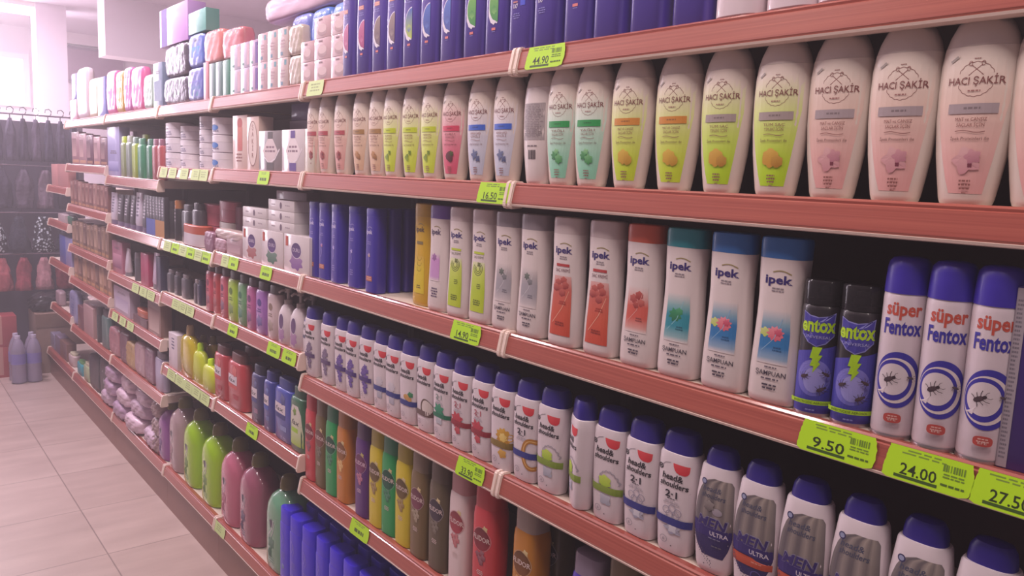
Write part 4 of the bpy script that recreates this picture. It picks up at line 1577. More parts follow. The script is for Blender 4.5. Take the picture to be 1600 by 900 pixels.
good('wipes_packet', 'packet', 'dark mauve tagged packet hanging over the rail joint', 318, 334, 360, 1.23, '#8c5c74', X0=1.006, d=.03, shape='soft', group=PG, art=lambda a, w, h: (a.rect(-w * .4, h * .35, w * .3, h * .6, '#b494a8'), a.text('IT', 0, h * .4, h * .14, '#6a3c54')))
good('hair_mask_jar', 'jar', 'white jar with orange-red lid in front of the dark bottles', 279, 310, 348, 1.23, '#cfc4cc', X0=1.012, d=.08, shape='jar', cap='#b4543c', group=None)
# ---- third shelf, fourth and fifth bays: dark cartons, cans
z = 1.23
for i, px in enumerate((228.5, 233, 237.5, 242.5, 247, 251.5)):
    cc = '#4a5aa8' if i < 3 else '#b07c44'
    good('hair_dye_carton', 'carton', 'slim black carton with %s foot' % ('blue' if i < 3 else 'orange') + posn(i % 3, 3), px, px + 5.5, 305 + i * .6, z, '#33303a', X0=1.012, d=.02, group='slim black cartons with coloured feet',
         art=lambda a, w, h, cc=cc: (a.rect(-w * .9, .002, w * .9, h * .42, cc, nx=3), a.lines(0, h * .92, w * 1.1, h * .07, 6, '#b8b0c0')))
for (p0, p1, yt, c, sp, lab, sh) in ((257, 268, 314, '#2c2a30', 0, 'black can next to the slim black cartons', 'can'), (268, 279, 312, '#2a282e', 1, 'black can with upright white lettering and orange cap', 'can'),
                                     (280, 297, 318, '#2e2b31', 0, 'squat black bottle behind the orange-lidded jar', 'bottle'), (297, 309, 316, '#45414a', 0, 'dark grey bottle beside the pink jars', 'bottle')):
    good('deodorant_can' if sh == 'can' else 'lotion_bottle', 'can' if sh == 'can' else 'bottle', lab, p0, p1, yt, z, c, X0=1.03, d=.045, shape=sh, cap='#b0703c' if sp else '#3a363c', group='dark cans and bottles on the third shelf', art=art_spine() if sp else None)
for (p0, p1, yt, c, lab) in ((170, 179, 300, '#c4bccc', 'white tube, left one among the black tubes'), (180, 189, 303, '#34303a', 'black tube with white lettering right of the left white tube'), (190, 199, 304, '#322e38', 'black tube with white lettering, second from the left white tube'),
                              (200, 208, 305, '#3a3640', 'narrow black tube left of the right white tube'), (208, 218, 300, '#c0b8c8', 'white tube, right one among the black tubes'), (219, 227, 304, '#4a4654', 'charcoal tube beside the slim black cartons')):
    good('face_cream_tube', 'tube', lab, p0, p1, yt, z, c, X0=1.012, d=.035, shape='tube', cap='#6a5c7c', group='cosmetic tubes on the third shelf', art=art_spine('#d0c8d4' if c < '#5' else '#6a6478', 6))
# ---- fifth bay second shelf
z = 1.48
GB = 'bottles on the second shelf of the fifth bay'
good('bath_carton', 'carton', 'lilac blue carton at the left end before the green bottles', 169, 187, 199, z, '#a09ccc', d=.05, group=None, art=art_block('#6c68a4', '#b4b0dc', .1, .3))
for (p0, p1, yt, c, cap, lab) in ((187, 195, 213, '#8c9a6c', '#b4cc3c', 'dull green bottle with yellow cap next to the lilac carton'), (195, 204, 212, '#7c8c80', '#a8b0a4', 'grey-green bottle with pale cap'), (204, 213, 214, '#9cb43c', '#6c8878', 'lime bottle with grey-green cap'),
                                  (213, 222, 216, '#3c8c68', '#4c8c70', 'green bottle left of the lime-capped one'), (218, 229, 210, '#3a9468', '#b8e02c', 'green bottle with bright lime cap'), (227, 235, 217, '#3a8464', '#4c7c6c', 'green bottle right of the lime-capped one'), (236, 244, 217, '#a4545c', '#8c5c70', 'dull red bottle, left of the two'), (244, 252, 217, '#ac5054', '#8c5c70', 'dull red bottle, right of the two')):
    good('shower_gel_bottle', 'bottle', lab, p0, p1, yt, z, c, X0=1.012 if cap != '#b8e02c' else 1.05, d=.035, shape='bottle', cap=cap, group=GB)
# ---- fourth shelf: fifth bay then fourth bay
z = 0.98
for (p0, p1, yt, c, lab, sh) in ((176, 191, 375, '#a8647c', 'pink and plum patterned carton', 'box'), (192, 198, 388, '#c8bcc8', 'thin white tube beside the patterned carton', 'tube'), (204, 218, 392, '#5c5860', 'grey capped can left of the magenta carton', 'can'),
                                 (220, 232, 394, '#a8305c', 'magenta carton', 'box'), (235, 243, 394, '#c4b0c8', 'tall white-lilac tube right of the magenta carton', 'tube'), (244, 251, 400, '#2e3050', 'navy carton right of the white-lilac tube', 'box')):
    good('cosmetic_pack', 'cosmetics', lab + ' on the fourth shelf', p0, p1, yt, z, c, X0=1.02, d=.04, shape=sh, cap='#7a747c', group='cosmetics on the fourth shelf of the fifth bay', art=art_block('#7a3c60', '#c890a4') if c == '#a8647c' else None)
z = 0.995
for i, (p0, p1, yt, c) in enumerate(((259, 268, 447, '#4c4a50'), (270, 278, 455, '#3c3a42'), (281, 291, 452, '#56525a'), (301, 307, 440, '#4c4650'), (306, 313, 442, '#2c2c48'))):
    good('small_bottle', 'bottle', 'small dark bottle in the nearly empty fourth shelf' + posn(i, 5), p0, p1, yt, z, c, X0=1.03, d=.035, shape='bottle', cap=['#8a8488', '#6c666c', '#9a9498', '#b8b0b4', '#3c3c58'][i], group='small dark bottles in the nearly empty shelf', hmin=.10)
# ---- third bay fourth shelf: shower bottles
z = 1.00
GH = 'shower bottles on the fourth shelf of the third bay'


def art_shower(c):
    def f(a, w, h):
        a.ell(0, h * .60, w * .35, h * .07, c)
        a.blob(0, h * .25, w * .55, c, mixhex(c, '#ffffff', .4), 2, 5, .4, rv=h * .12)
        a.lines(0, h * .48, w * .8, h * .04, 2, c)
    return f


for (p0, p1, yt, c, cap, ac, lab) in ((319, 330, 410, '#c44c60', '#5c4648', '#7c2c48', 'pinkish red shower bottle, leftmost in the row'), (330, 341, 413, '#b83c40', '#5c4648', '#8c2c34', 'red shower bottle, second in the row'), (341, 353, 417, '#c05668', '#544246', '#6c3c5c', 'rose shower bottle left of the lime one'),
                                      (353, 368, 421, '#a4c828', '#4c4640', '#5c7c24', 'lime green shower bottle between rose and patterned green'), (368, 382, 427, '#6ca070', '#504a48', '#2c6c50', 'green patterned shower bottle'), (382, 396, 432, '#b45c94', '#54424c', '#6c3068', 'magenta shower bottle left of the purple one'),
                                      (396, 414, 437, '#9c64b4', '#4c4048', '#4c3484', 'purple shower bottle right of the magenta one'), (414, 431, 443, '#cbb6b8', '#5c5454', '#8c7468', 'whitish pink patterned shower bottle')):
    good('shower_gel_bottle', 'bottle', lab, p0, p1, yt, z, c, X0=1.012, d=.045, shape='bottle', cap=cap, group=GH, art=art_shower(ac), coat=.6)
for i, (p0, p1, yt) in enumerate(((430, 448, 448), (448, 468, 453))):
    good('hand_soap_bottle', 'pump bottle', 'white pump bottle with purple oval on the fourth shelf' + posn(i, 2), p0, p1, yt, z, '#d4c6cc', X0=1.012, d=.05, shape='pump', cap='#b4a8a8', group=GH, art=art_oval('#6c4c7c', red=False, pic='#9c6ca0', k=.68))
good('hand_soap_bottle', 'pump bottle', 'white pump bottle printed PRO against the first navy-capped bottle', 469, 487, 460, z, '#d6cad0', X0=1.012, d=.045, shape='pump', cap='#8c8084', group=GH,
     art=lambda a, w, h: (a.text('PRO', 0, h * .42, h * .09, '#34343c', bold=.01, w=w * 1.2), a.rect(-w * .7, h * .56, w * .6, h * .61, '#34347c'), a.rect(-w * .7, h * .28, w * .4, h * .33, '#4c5470')))
# ---- fifth shelf of third and fourth bays
z = 0.675
good('baby_shampoo_bottle', 'bottle', 'white bottle at the left end beside the yellow oil', 264, 277, 518, z, '#d8ccd4', X0=1.012, d=.045, shape='box', art=art_spine('#6c6484', 4))
OIL = mat('yellow_oil', '#d4c010', .15, trans=.2, coat=.6)
good('baby_oil_bottle', 'bottle', 'tall yellow oil bottle with pale peach cap', 276, 300, 503, z, '#b8a41c', X0=1.012, d=.055, shape='bottle', cap='#c4a878', slim=True, m=OIL, group='yellow and lime baby care bottles')
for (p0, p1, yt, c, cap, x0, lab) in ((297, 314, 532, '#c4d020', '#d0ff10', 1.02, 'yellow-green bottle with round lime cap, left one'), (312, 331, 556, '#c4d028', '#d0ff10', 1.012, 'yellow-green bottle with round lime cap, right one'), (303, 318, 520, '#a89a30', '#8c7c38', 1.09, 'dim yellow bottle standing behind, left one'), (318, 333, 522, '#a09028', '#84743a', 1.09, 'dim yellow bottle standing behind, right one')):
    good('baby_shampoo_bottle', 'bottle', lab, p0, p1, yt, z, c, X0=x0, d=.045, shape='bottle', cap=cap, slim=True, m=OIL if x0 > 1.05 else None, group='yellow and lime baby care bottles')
z = 0.68
GF = 'squat soap bottles on the fifth shelf'


def art_fax(c, low, c2='#d8ccd4'):
    def f(a, w, h):
        a.rect(-w * .75, h * .44, w * .35, h * .60, c2)
        a.text('fax', -w * .2, h * .475, h * .075, '#2c2834', bold=.01, shear=.2, w=w * .8)
        a.rect(-w * .75, h * .36, w * .35, h * .43, c)
        a.blob(w * .1, h * .68, w * .25, c, mixhex(c, '#ffffff', .3), 2, 5, .3)
        a.rect(-w * .1, h * .18, w * .45, h * .26, low)
    return f


FH = .205
for (p0, p1, c, cap, ac, low, x0, lab) in ((331, 352, '#b0343a', '#5c3434', '#c85050', '#a83840', 1.012, 'red soap bottle with white label, left one'), (352, 379, '#b8383e', '#6c3c38', '#cc5450', '#b03c44', 1.012, 'red soap bottle with white label, right one'), (374, 393, '#903034', '#5c3030', '#a84444', '#8c3038', 1.09, 'darker red soap bottle behind the right red one'),
                                           (389, 407, '#343468', '#2c2c48', '#4c5088', '#a07c94', 1.012, 'dark navy soap bottle beside the red ones'), (408, 425, '#343c90', '#2c3078', '#4c60b0', '#6c74a8', 1.012, 'blue soap bottle left of the brightest blue one'), (424, 456, '#3444a4', '#2c3884', '#343c80', '#8c94c4', 1.012, 'brightest blue soap bottle with white label'),
                                           (449, 474, '#2c6444', '#2c4c3c', '#a8c840', '#8ca03c', 1.008, 'green soap bottle at the shelf joint')):
    good('soap_refill_bottle', 'soap bottle', lab, p0, p1, None, z, c, X0=x0, d=.055, h=FH, shape='bottle', cap=cap, group=GF, coat=.5,
         art=art_fax(ac, low) if 'green' not in lab else (lambda a, w, h: (a.strip([(h * .1, -w * .7, w * .8, '#a8c048'), (h * .3, -w * .8, w * .8, '#c8d0a8'), (h * .6, -w * .7, w * .6, '#d4ccc4'), (h * .72, -w * .4, w * .3, '#d4ccc4')], 6, 2), a.text('fax', 0, h * .42, h * .08, '#2c2834', bold=.01, shear=.2, w=w * .9), a.rect(-w * .5, h * .3, w * .3, h * .37, '#a4d02c'), a.blob(-w * .1, h * .62, w * .25, '#5c7c34', '#8cac4c', 2, 5, .4))))
# ---- fifth and sixth shelves of the fifth bay
z = 0.775
good('tissue_carton', 'carton', 'white-lilac carton at the left of the fifth shelf', 178, 203, 444, z, '#b8a8bc', d=.05, art=art_block('#d0c4d4', '#a898b4'))
zz = good('hair_dye_carton', 'carton', 'dark plum carton under the orange lid', 208, 229, 489, z, '#5c3c44', d=.05, hmin=.04)
good('wax_tin', 'tin', 'small orange lidded tin on the dark plum carton', 210, 228, None, zz, '#a8543c', d=.05, h=.035, shape='jar', cap='#c0603c')
good('hair_dye_carton', 'carton', 'brown and white patterned carton at the shelf end', 231, 251, 468, z, '#8c6c64', d=.05, art=art_block('#c8b0a8', '#7c5450', .1, .8))
good('hair_dye_carton', 'carton', 'dark brown carton behind the brown and white one', 248, 260, 474, z, '#4c3430', X0=1.07, d=.04)
z = 0.52
GP = 'pink and mauve packets on the sixth shelf'
for i, (p0, p1, yt, c) in enumerate(((170, 186, 508, '#a86c74'), (186, 200, 515, '#6c3c4c'), (196, 212, 530, '#b08c50'), (210, 226, 532, '#b08c94'), (225, 240, 540, '#8c6478'))):
    good('pad_packet', 'packet', ['dull red', 'dark plum', 'ochre', 'pale pink', 'dusky violet'][i] + ' packet on the sixth shelf of the fifth bay', p0, p1, yt, z, c, X0=1.012, d=.05, shape='soft', group=GP, art=art_block(mixhex(c, '#ffffff', .3), c))
good('hand_soap_bottle', 'bottle', 'lilac white bottle with grey cap at the end of the sixth shelf', 240, 254, 546, z, '#b0a8c4', X0=1.012, d=.045, shape='bottle', cap='#8c8490')
# ---- sixth bay: hair dye cartons on four shelves
rnd = random.Random(5)
for (z, p0, p1, yt, n, cols, sh) in ((1.527, 113, 168, 206, 5, ['#a87c84', '#b08890', '#6c4458', '#b48c94', '#704858'], 'second'), (1.28, 110, 169, 281, 10, ['#8c5c54', '#7c4c48', '#a0746c', '#84544c'], 'third'), (1.03, 113, 170, 345, 10, ['#8c6c54', '#7c5c48', '#9c7c64', '#6c4c40'], 'fourth'), (0.83, 116, 175, 397, 9, ['#9c7058', '#6c4838', '#b08868', '#84583c'], 'fifth')):
    st = (p1 - p0) / n
    for i in range(n):
        q = p0 + st * i
        c = cols[i % len(cols)]
        good('hair_dye_carton', 'hair dye carton', '%s brown hair dye carton on the %s shelf of the sixth bay' % (['Dusky', 'Upright', 'Narrow'][i % 3], sh) + posn(i, n) if False else 'brownish hair dye carton on the sixth bay %s shelf' % sh + posn(i, n), q, q + st, yt + (q - p0) * .2 + rnd.uniform(-1.5, 1.5), z, c, X0=1.012, d=.04, group='hair dye cartons on the %s shelf' % sh,
             art=lambda a, w, h, c=c: (a.rect(-w * .85, h * .25, w * .2, h * .8, mixhex(c, '#e0c0b0', .45), mixhex(c, '#301818', .3), nx=3), a.lines(0, h * .95, w, h * .06, 2, '#c8b0a8'), a.rect(-w * .8, h * .06, w * .8, h * .15, mixhex(c, '#d8a060', .5), nx=3)))
z = 0.52
for (p0, p1, yt, c, lab, sh) in ((108, 120, 452, '#8c8cb4', 'blue and white striped packet stack', 'soft'), (122, 131, 476, '#6c3c44', 'narrow maroon carton', 'box'), (131, 146, 474, '#b08c8c', 'pinkish pale carton', 'box'), (147, 157, 478, '#3c3c40', 'black can', 'can'), (157, 169, 482, '#4c6c68', 'teal grey bottle', 'bottle')):
    good('toiletry_pack', 'toiletries', lab + ' on the sixth shelf of the sixth bay', p0, p1, yt, z, c, X0=1.012, d=.045, shape=sh, group='toiletries on the low shelf of the sixth bay', art=art_spine('#5c60a0', 7) if 'striped' in lab else None)
# ---- farthest bay
for (z, p0, p1, yt, c, lab, sh) in ((1.376, 81, 90, 256, '#c88c88', 'salmon carton, left of the two', 'box'), (1.376, 91, 106, 256, '#c08480', 'salmon carton, right of the two', 'box'), (1.147, 90, 102, 333, '#b8a4a8', 'pale pack', 'box'), (1.147, 103, 112, 334, '#3c6c54', 'dark green bottle', 'bottle'), (.877, 93, 103, 366, '#5058a4', 'blue pack', 'box'), (.877, 103, 112, 370, '#8c88b8', 'pale blue pack', 'box'), (.56, 86, 93, 452, '#a89098', 'pale mauve packet', 'soft')):
    good('toiletry_pack', 'toiletries', lab + ' in the farthest bay', p0, p1, yt, z, c, X0=1.012, d=.045, shape=sh, group='toiletries in the farthest bay', cap='#5c5458')
# ---- bottom deck
z = 0.20
for (p0, p1, yt, c, lab, sh) in ((78, 86, 518, '#8c84a0', 'lilac grey pack by the brown box', 'box'), (86, 94, 522, '#7c6c84', 'dusky violet pack', 'box'), (94, 104, 530, '#7c5850', 'brown pack', 'box'), (105, 113, 548, '#c0a8a8', 'thin pale bottle', 'bottle'), (118, 128, 560, '#2c94a0', 'turquoise bottle', 'bottle'), (128, 138, 563, '#a4b088', 'pale green bottle', 'bottle'), (139, 155, 550, '#28262c', 'black bag', 'soft'), (155, 172, 556, '#2c2a30', 'black bag with white marks', 'soft')):
    good('household_pack', 'household goods', lab + ' on the bottom deck', p0, p1, yt, z, c, X0=1.02, d=.06, shape=sh, cap='#5c8c54' if 'turq' in lab else '#c4bca0', group='goods on the far bottom deck', art=(lambda a, w, h: (a.line([(-w * .3, h * .7), (-w * .1, h * .4)], w * .12, '#b0acb0'), a.line([(w * .3, h * .6), (w * .4, h * .4)], w * .08, '#b0acb0'))) if 'marks' in lab else None)
# soft pad packs, heaped
rnd = random.Random(11)
PADC = ['#ecd4dc', '#ccb0c4', '#f0dcdc', '#b898b4', '#e0c4bc', '#dcc0d0']
n_ = 0
heap = []
for layer in range(3):
    yy = 4.72 - layer * .05
    while yy > 3.88:
        heap.append((yy, layer))
        yy -= .275
for (yy, layer) in heap:
    for dx in (0.0, .174):
        n_ += 1
        c = PADC[n_ % 6]
        m = pm(c, .4, .25)
        me = pillow(.25, .165, .080, m, seed=n_, wrinkle=.0025, puff=.42)
        kind('pad%d' % n_, 'pad_pack', 'pad pack', [('wrapper', me)])
        put('pad%d' % n_, 1.085 + dx + rnd.uniform(-.012, .012), yy + rnd.uniform(-.02, .02), min(.2005 + layer * .081, .9), '%s wrapped pad pack in the heap, layer %s from the deck, %s' % (['Pink', 'Lilac', 'Rosy white', 'Mauve', 'Peach', 'Violet grey'][n_ % 6].lower(), NUM[layer + 1], ('front, ' if dx == 0 else 'rear, ') + '%s along' % ORD[1 + round((4.72 - yy) / .24)]), 'wrapped pad packs heaped on the bottom deck', rz=rnd.uniform(-.08, .08))
for i, (yy, c) in enumerate(((3.80, '#b09094'), (3.80, '#c4acb0'), (3.80, '#a88c90'))):
    zb = .2005 + i * .085
    me = pillow(.13, .16, .085, pm(c, .3, .7), seed=60 + i, wrinkle=.004, puff=.4)
    kind('padb%d' % i, 'pad_pack', 'pad pack', [('wrapper', me)])
    put('padb%d' % i, 1.09, yy, zb, 'small brownish pink pad pack beside the purple jug' + (', bottom', ', middle', ', top')[i], 'wrapped pad packs heaped on the bottom deck')

# ---- big liquid soap jugs
JR = [(0, .078, .054, 3), (.004, .086, .060, 3), (.02, .0895, .063, 3), (.18, .0895, .063, 2.8), (.212, .085, .061, 2.5), (.238, .068, .052, 2.3), (.256, .040, .036, 2.1), (.262, .026, .026, 2), (.268, .025, .025, 2)]
JC = [(.266, .031, .031, 2), (.282, .031, .031, 2), (.285, .029, .029, 2), (.298, .028, .028, 2), (.306, .022, .022, 2), (.310, .012, .012, 2)]
cap_me = loft(JC, mat('olive_gold_cap', '#7c7440', .35, trans=.15, coat=.3), 28, 'cap')


def jug(key, hexc, leaf, tr=.25):
    m = mat('liquid_soap_' + key, hexc, .22, trans=tr, coat=.8)
    a = Art(Surf(JR))
    _r = a._add
    a._add = lambda P, F, K: _r([(u + .030, v) for u, v in P], F, K)
    a.poly([(-.050, .165), (-.030, .172), (-.022, .150), (-.040, .142)], '#3c3444', '#5a5264')
    a.line([(-.018, .172), (-.030, .140), (-.052, .118), (-.048, .09)], .004, '#d4ccd4')
    a.line([(-.010, .165), (-.020, .135), (-.034, .112)], .003, '#d4ccd4')
    a.blob(-.035, .092, .026, leaf, mixhex(leaf, '#ffffff', .3), 2, 6, .45)
    a.blob(-.045, .055, .018, mixhex(leaf, '#202020', .2), leaf, 5, 5, .4)
    a.lines(-.030, .045, .05, .008, 3, mixhex(leaf, '#ffffff', .5), seed=4)
    kind(key, 'liquid_soap_jug', 'liquid soap jug', [('body', loft(JR, m, 36, 'body')), ('cap', cap_me), ('label', a.mesh())])


for key, c, lf in (('jug_green', '#7cb894', '#3c6c54'), ('jug_plum', '#b0647c', '#4c3c5c'), ('jug_pink', '#d87894', '#a85870'), ('jug_lime', '#b2e410', '#5c8434'), ('jug_white', '#c0a4a8', '#a88088'), ('jug_purple', '#a460b0', '#6c4c84')):
    jug(key, c, lf)
G = 'large liquid soap jugs on the bottom deck'
for key, px, lab in (('jug_green', 452, 'pale green liquid soap jug nearest the blue bottles'), ('jug_plum', 407, 'plum pink liquid soap jug with dark leaf print'), ('jug_pink', 376, 'plain pink liquid soap jug next to the lime ones'),
                     ('jug_lime', 345, 'lime liquid soap jug, right of the two'), ('jug_lime', 315, 'lime liquid soap jug, left of the two'), ('jug_white', 291, 'pale milky liquid soap jug between purple and lime'), ('jug_purple', 273, 'purple liquid soap jug at the left end of the jugs')):
    put(key, 1.076, y_at(px, .35, 1.076), .2, lab, G, rz=random.uniform(-.04, .04), s=(1, 1, 1.06) if px != 273 else (1, .86, .87))

# ---- deep blue bottles on the bottom deck
UR = [(0, .034, .026, 4), (.003, .0385, .030, 4), (.195, .039, .031, 4), (.199, .038, .030, 4)]
UC = [(.1985, .0375, .0295, 4), (.247, .037, .029, 4), (.250, .035, .027, 4)]
a = Art(Surf(UR))
a.line([(-.012, .17), (-.004, .15), (-.012, .13)], .0025, '#8c84dc')
a.line([(-.004, .165), (.004, .14), (-.004, .12)], .002, '#7c74d0')
a.lines(-.002, .10, .03, .006, 4, '#8078d4')
a.blob(-.004, .05, .011, '#5c7c9c', '#8c94dc', 2, 5, .4)
kind('deep_blue', 'shampoo_bottle', 'shampoo bottle', [('body', loft(UR, pm('#3c28d0', .35, .3), 24, 'body')), ('cap', loft(UC, pm('#3c28d0', .4, .2), 24, 'cap')), ('label', a.mesh())])
RWN = ['front row', 'second row', 'third row', 'rear row']
for r in range(4):
    for i in range(10):
        put('deep_blue', 1.048 + r * .074 + random.uniform(-.006, .004), 2.345 - i * .089 - (r % 2) * .03, .2, 'deep blue bottle on the bottom deck, %s, %s from the green jug' % (RWN[r], ORD[i + 1]), 'deep blue bottles crowded on the bottom deck', rz=random.uniform(-.06, .06), s=(1, 1, 1 + (r * .004)))

# ================================================================== TOP SHELF GOODS
z = 1.80
GT = 'shrink-wrapped goods along the top shelf'


def art_smile(a, w, h):
    a.ell(0, h * .32, w * .55, h * .22, '#a88890', '#c8a8ac')
    a.ell(0, h * .46, w * .5, h * .20, '#d8bcc0')
    a.lines(-w * .2, h * .9, w * .6, h * .16, 1, '#8c6c78')


for ci, (p0, p1, n) in enumerate(((470, 491, 2), (491, 517, 3), (517, 544, 3))):
    zz = z
    for k in range(n):
        zz = good('soap_pack', 'soap pack', 'pinkish soap pack with brown arc, %s column, %s layer' % (['left', 'middle', 'right'][ci], ['bottom', 'middle', 'top'][k] if n == 3 else ['bottom', 'upper'][k]), p0, p1, None, zz, '#cfaab2', X0=1.01, d=.035, h=.0575, group='pinkish soap packs piled beside the violet blue bottles', art=art_smile, coat=.6)
for i, (p0, p1, yt, c) in enumerate(((452, 486, 18, '#5c6cc0'), (484, 515, 8, '#4c7cd0'), (515, 548, 0, '#4c80d4'))):
    good('tissue_pack', 'tissue pack', 'blue shrink-wrapped pack behind the pinkish soap packs' + posn(i, 3), p0, p1, yt, z, c, X0=1.09, d=.05, shape='soft', group=GT, coat=.35, h=.235)
z = 1.797
zz = good('tissue_pack', 'tissue pack', 'white and violet wrapped pack behind the cream packs', 405, 456, None, z, '#c0b4d8', X0=1.10, d=.08, h=.215, shape='soft', group=GT, coat=.35)
good('tissue_pack', 'tissue pack', 'pale pink wrapped pack lying highest, against the picture top', 408, 520, None, 2.036, '#d8b4cc', X0=1.09, d=.10, h=.08, shape='soft', group=GT, coat=.35)


def art_teal(a, w, h):
    a.rect(w * .3, h * .75, w * .7, h * .92, '#5c98a8')
    a.rect(-w * .4, h * .08, 0, h * .2, '#6c90a8')
    a.lines(0, h * .6, w, h * .1, 3, '#c0a0ac')


for ci, (p0, p1, c) in enumerate(((403, 418, '#cfacb6'), (418, 434, '#cdb0b4'), (434, 450, '#cab4b4'), (450, 470, '#d2c2b8'))):
    zz = z
    for k in range(2):
        zz = good('wipes_pack', 'wipes pack', '%s wrapped pack %s, %s layer' % (['rosy', 'pinkish white', 'greyish white', 'cream'][ci], 'with teal marks' if ci < 3 else 'nearest the pinkish soaps', ['lower', 'upper'][k]), p0, p1, None, zz, c, X0=1.01, d=.035, h=.088, shape='soft' if ci == 3 else 'box', group=GT, art=art_teal if ci < 3 else None, coat=.8)
for ci, (p0, p1, c) in enumerate(((360, 376, '#c0b0c8'), (376, 390, '#c4b0cc'), (390, 403, '#bc9cc4'))):
    zz = z
    for k in range(2):
        zz = good('napkin_pack', 'napkin pack', 'lavender white wrapped pack, %s column, %s layer' % (['left', 'middle', 'purple-striped right'][ci], ['lower', 'upper'][k]), p0, p1, None, zz, c, X0=1.01, d=.03, h=.082, group=GT, coat=.8,
                  art=lambda a, w, h, ci=ci: (a.rect(w * .4, h * .1, w * .95, h * .9, '#5c2c90' if ci == 2 else '#c8a0b0', nx=3), a.rect(-w * .6, h * .1, -w * .2, h * .2, '#6c9c94', nx=3)))
z = 1.795
zz = good('soap_carton', 'carton', 'grey-green carton, left of the green ones on the top shelf', 327, 337, 100, z, '#5c7c7c', d=.03, group=GT)
zz1 = good('soap_carton', 'carton', 'grey-green carton, middle of the green ones on the top shelf', 337, 348, None, z, '#5a7a78', d=.03, group=GT, h=zz - z)
good('soap_carton', 'carton', 'deep green carton, right of the green ones on the top shelf', 348, 360, None, z, '#2c7c64', d=.03, group=GT, h=zz - z)
for i, (p0, p1) in enumerate(((318, 345), (346, 378))):
    good('shampoo_multipack', 'multipack', 'coral wrapped multipack on top of the green cartons' + posn(i, 2), p0, p1, 50 - i * 2, zz + .0005, ['#d88484', '#cc7480'][i], X0=1.012, d=.05, shape='soft', group=GT, coat=.35, art=art_block('#dca09c', '#e4c4c4', .75, .92))
good('soap_carton', 'carton', 'narrow coral pink carton left of the green cartons', 318, 326, 98, z, '#cc8490', d=.025, group=GT)
z1b = good('shampoo_multipack', 'multipack', 'blue-violet bottle multipack, lower of the two', 293, 318, 108, z, '#5c64b8', d=.05, shape='soft', group=GT, coat=.35, art=art_block('#4c8ca8', '#6c68c4'))
z2b = good('shampoo_multipack', 'multipack', 'blue-violet bottle multipack, upper of the two', 293, 318, 56, z1b, '#5a70c8', d=.05, shape='soft', group=GT, coat=.35, art=art_block('#6c68c4', '#4c98e0'))
good('gift_carton', 'carton', 'teal green carton on top of the blue-violet multipack', 294, 322, 22, z2b, '#6cb0a8', d=.05, group=GT)
z1c = good('foil_pack', 'foil pack', 'silver grey foil-wrapped pack, lower, left of the blue-violet one', 255, 293, 124, z, '#8c8494', X0=1.012, d=.06, shape='soft', group=GT, m=mat('silver_foil', '#6e6678', .25, metal=.4, bump=.6, scale=30))
z2c = good('foil_pack', 'foil pack', 'silver grey foil-wrapped pack, upper, under the lilac carton', 255, 293, 74, z1c, '#8c8494', X0=1.012, d=.06, shape='soft', group=GT, m=MATS['silver_foil'])
good('gift_carton', 'carton', 'big lilac carton with violet side stacked highest', 250, 293, 18, z2c, '#c898dc', d=.07, group=GT, art=lambda a, w, h: a.rect(-w, 0, -w * .45, h, '#6c4ca8', nx=3))
z = 1.79
for (p0, p1, yt, c, lab, sh) in ((240, 254, 100, '#7c8cac', 'blue-grey pack beside the foil packs', 'box'), (223, 240, 118, '#a8c0b4', 'pale green wrapped pack', 'soft'), (205, 223, 106, '#e06ca8', 'vivid pink wrapped pack', 'soft'), (193, 205, 106, '#c86cb4', 'magenta violet wrapped pack', 'soft'), (181, 193, 112, '#d0a850', 'yellow wrapped pack', 'soft'), (166, 181, 112, '#dc6cac', 'pink wrapped pack left of the yellow one', 'soft')):
    zz = good('diaper_pack' if False else 'sanitary_pack', 'wrapped pack', lab + ' on the top shelf', p0, p1, yt, z, c, X0=1.012, d=.045, shape=sh, group=GT, coat=.3, art=art_block(mixhex(c, '#ffffff', .12), c))
z = 1.787
for (p0, p1, yt, c, lab, sh) in ((153, 165, 122, '#7c80c8', 'blue striped wrapped pack', 'box'), (138, 153, 124, '#d8c8ac', 'cream wrapped pack', 'soft'), (120, 137, 108, '#d8c8d0', 'tall whitish wrapped pack', 'soft')):
    good('sanitary_pack', 'wrapped pack', lab + ' on the top shelf', p0, p1, yt, z, c, X0=1.012, d=.045, shape=sh, group=GT, coat=.3)
zz = good('sanitary_pack', 'wrapped pack', 'low pinkish wrapped pack under the violet cup on the top shelf', 110, 120, 157, z, '#d0a8b8', X0=1.012, d=.045, shape='box', group=GT, coat=.3)
good('plastic_cup', 'cup', 'violet blue cup standing on the low pinkish pack', 110, 120, 117, zz, '#8c84d0', X0=1.012, d=.04, shape='jar', cap='#a09cd8', group=GT)
# white packs right of the blue bottles, cut by the top edge of the picture
for i, px in enumerate((1166, 1250, 1335)):
    me = loft([(0, .036, .026, 3), (.004, .040, .030, 3), (.18, .040, .030, 3), (.2, .030, .022, 3)], pm('#dccad2', .4, .3), 28, 'body')
    kind('wb%d' % i, 'lotion_bottle', 'bottle', [('body', me), ('cap', loft([(.2, .022, .02, 2), (.225, .022, .02, 2), (.228, .018, .016, 2)], pm('#c8b8c4'), 20, 'cap'))])
    put('wb%d' % i, 1.035, y_at(px, 1.85, 1.035), 1.80, 'whitish bottle on the top shelf right of the violet blue ones' + posn(i, 3), 'whitish bottles at the right of the top shelf')

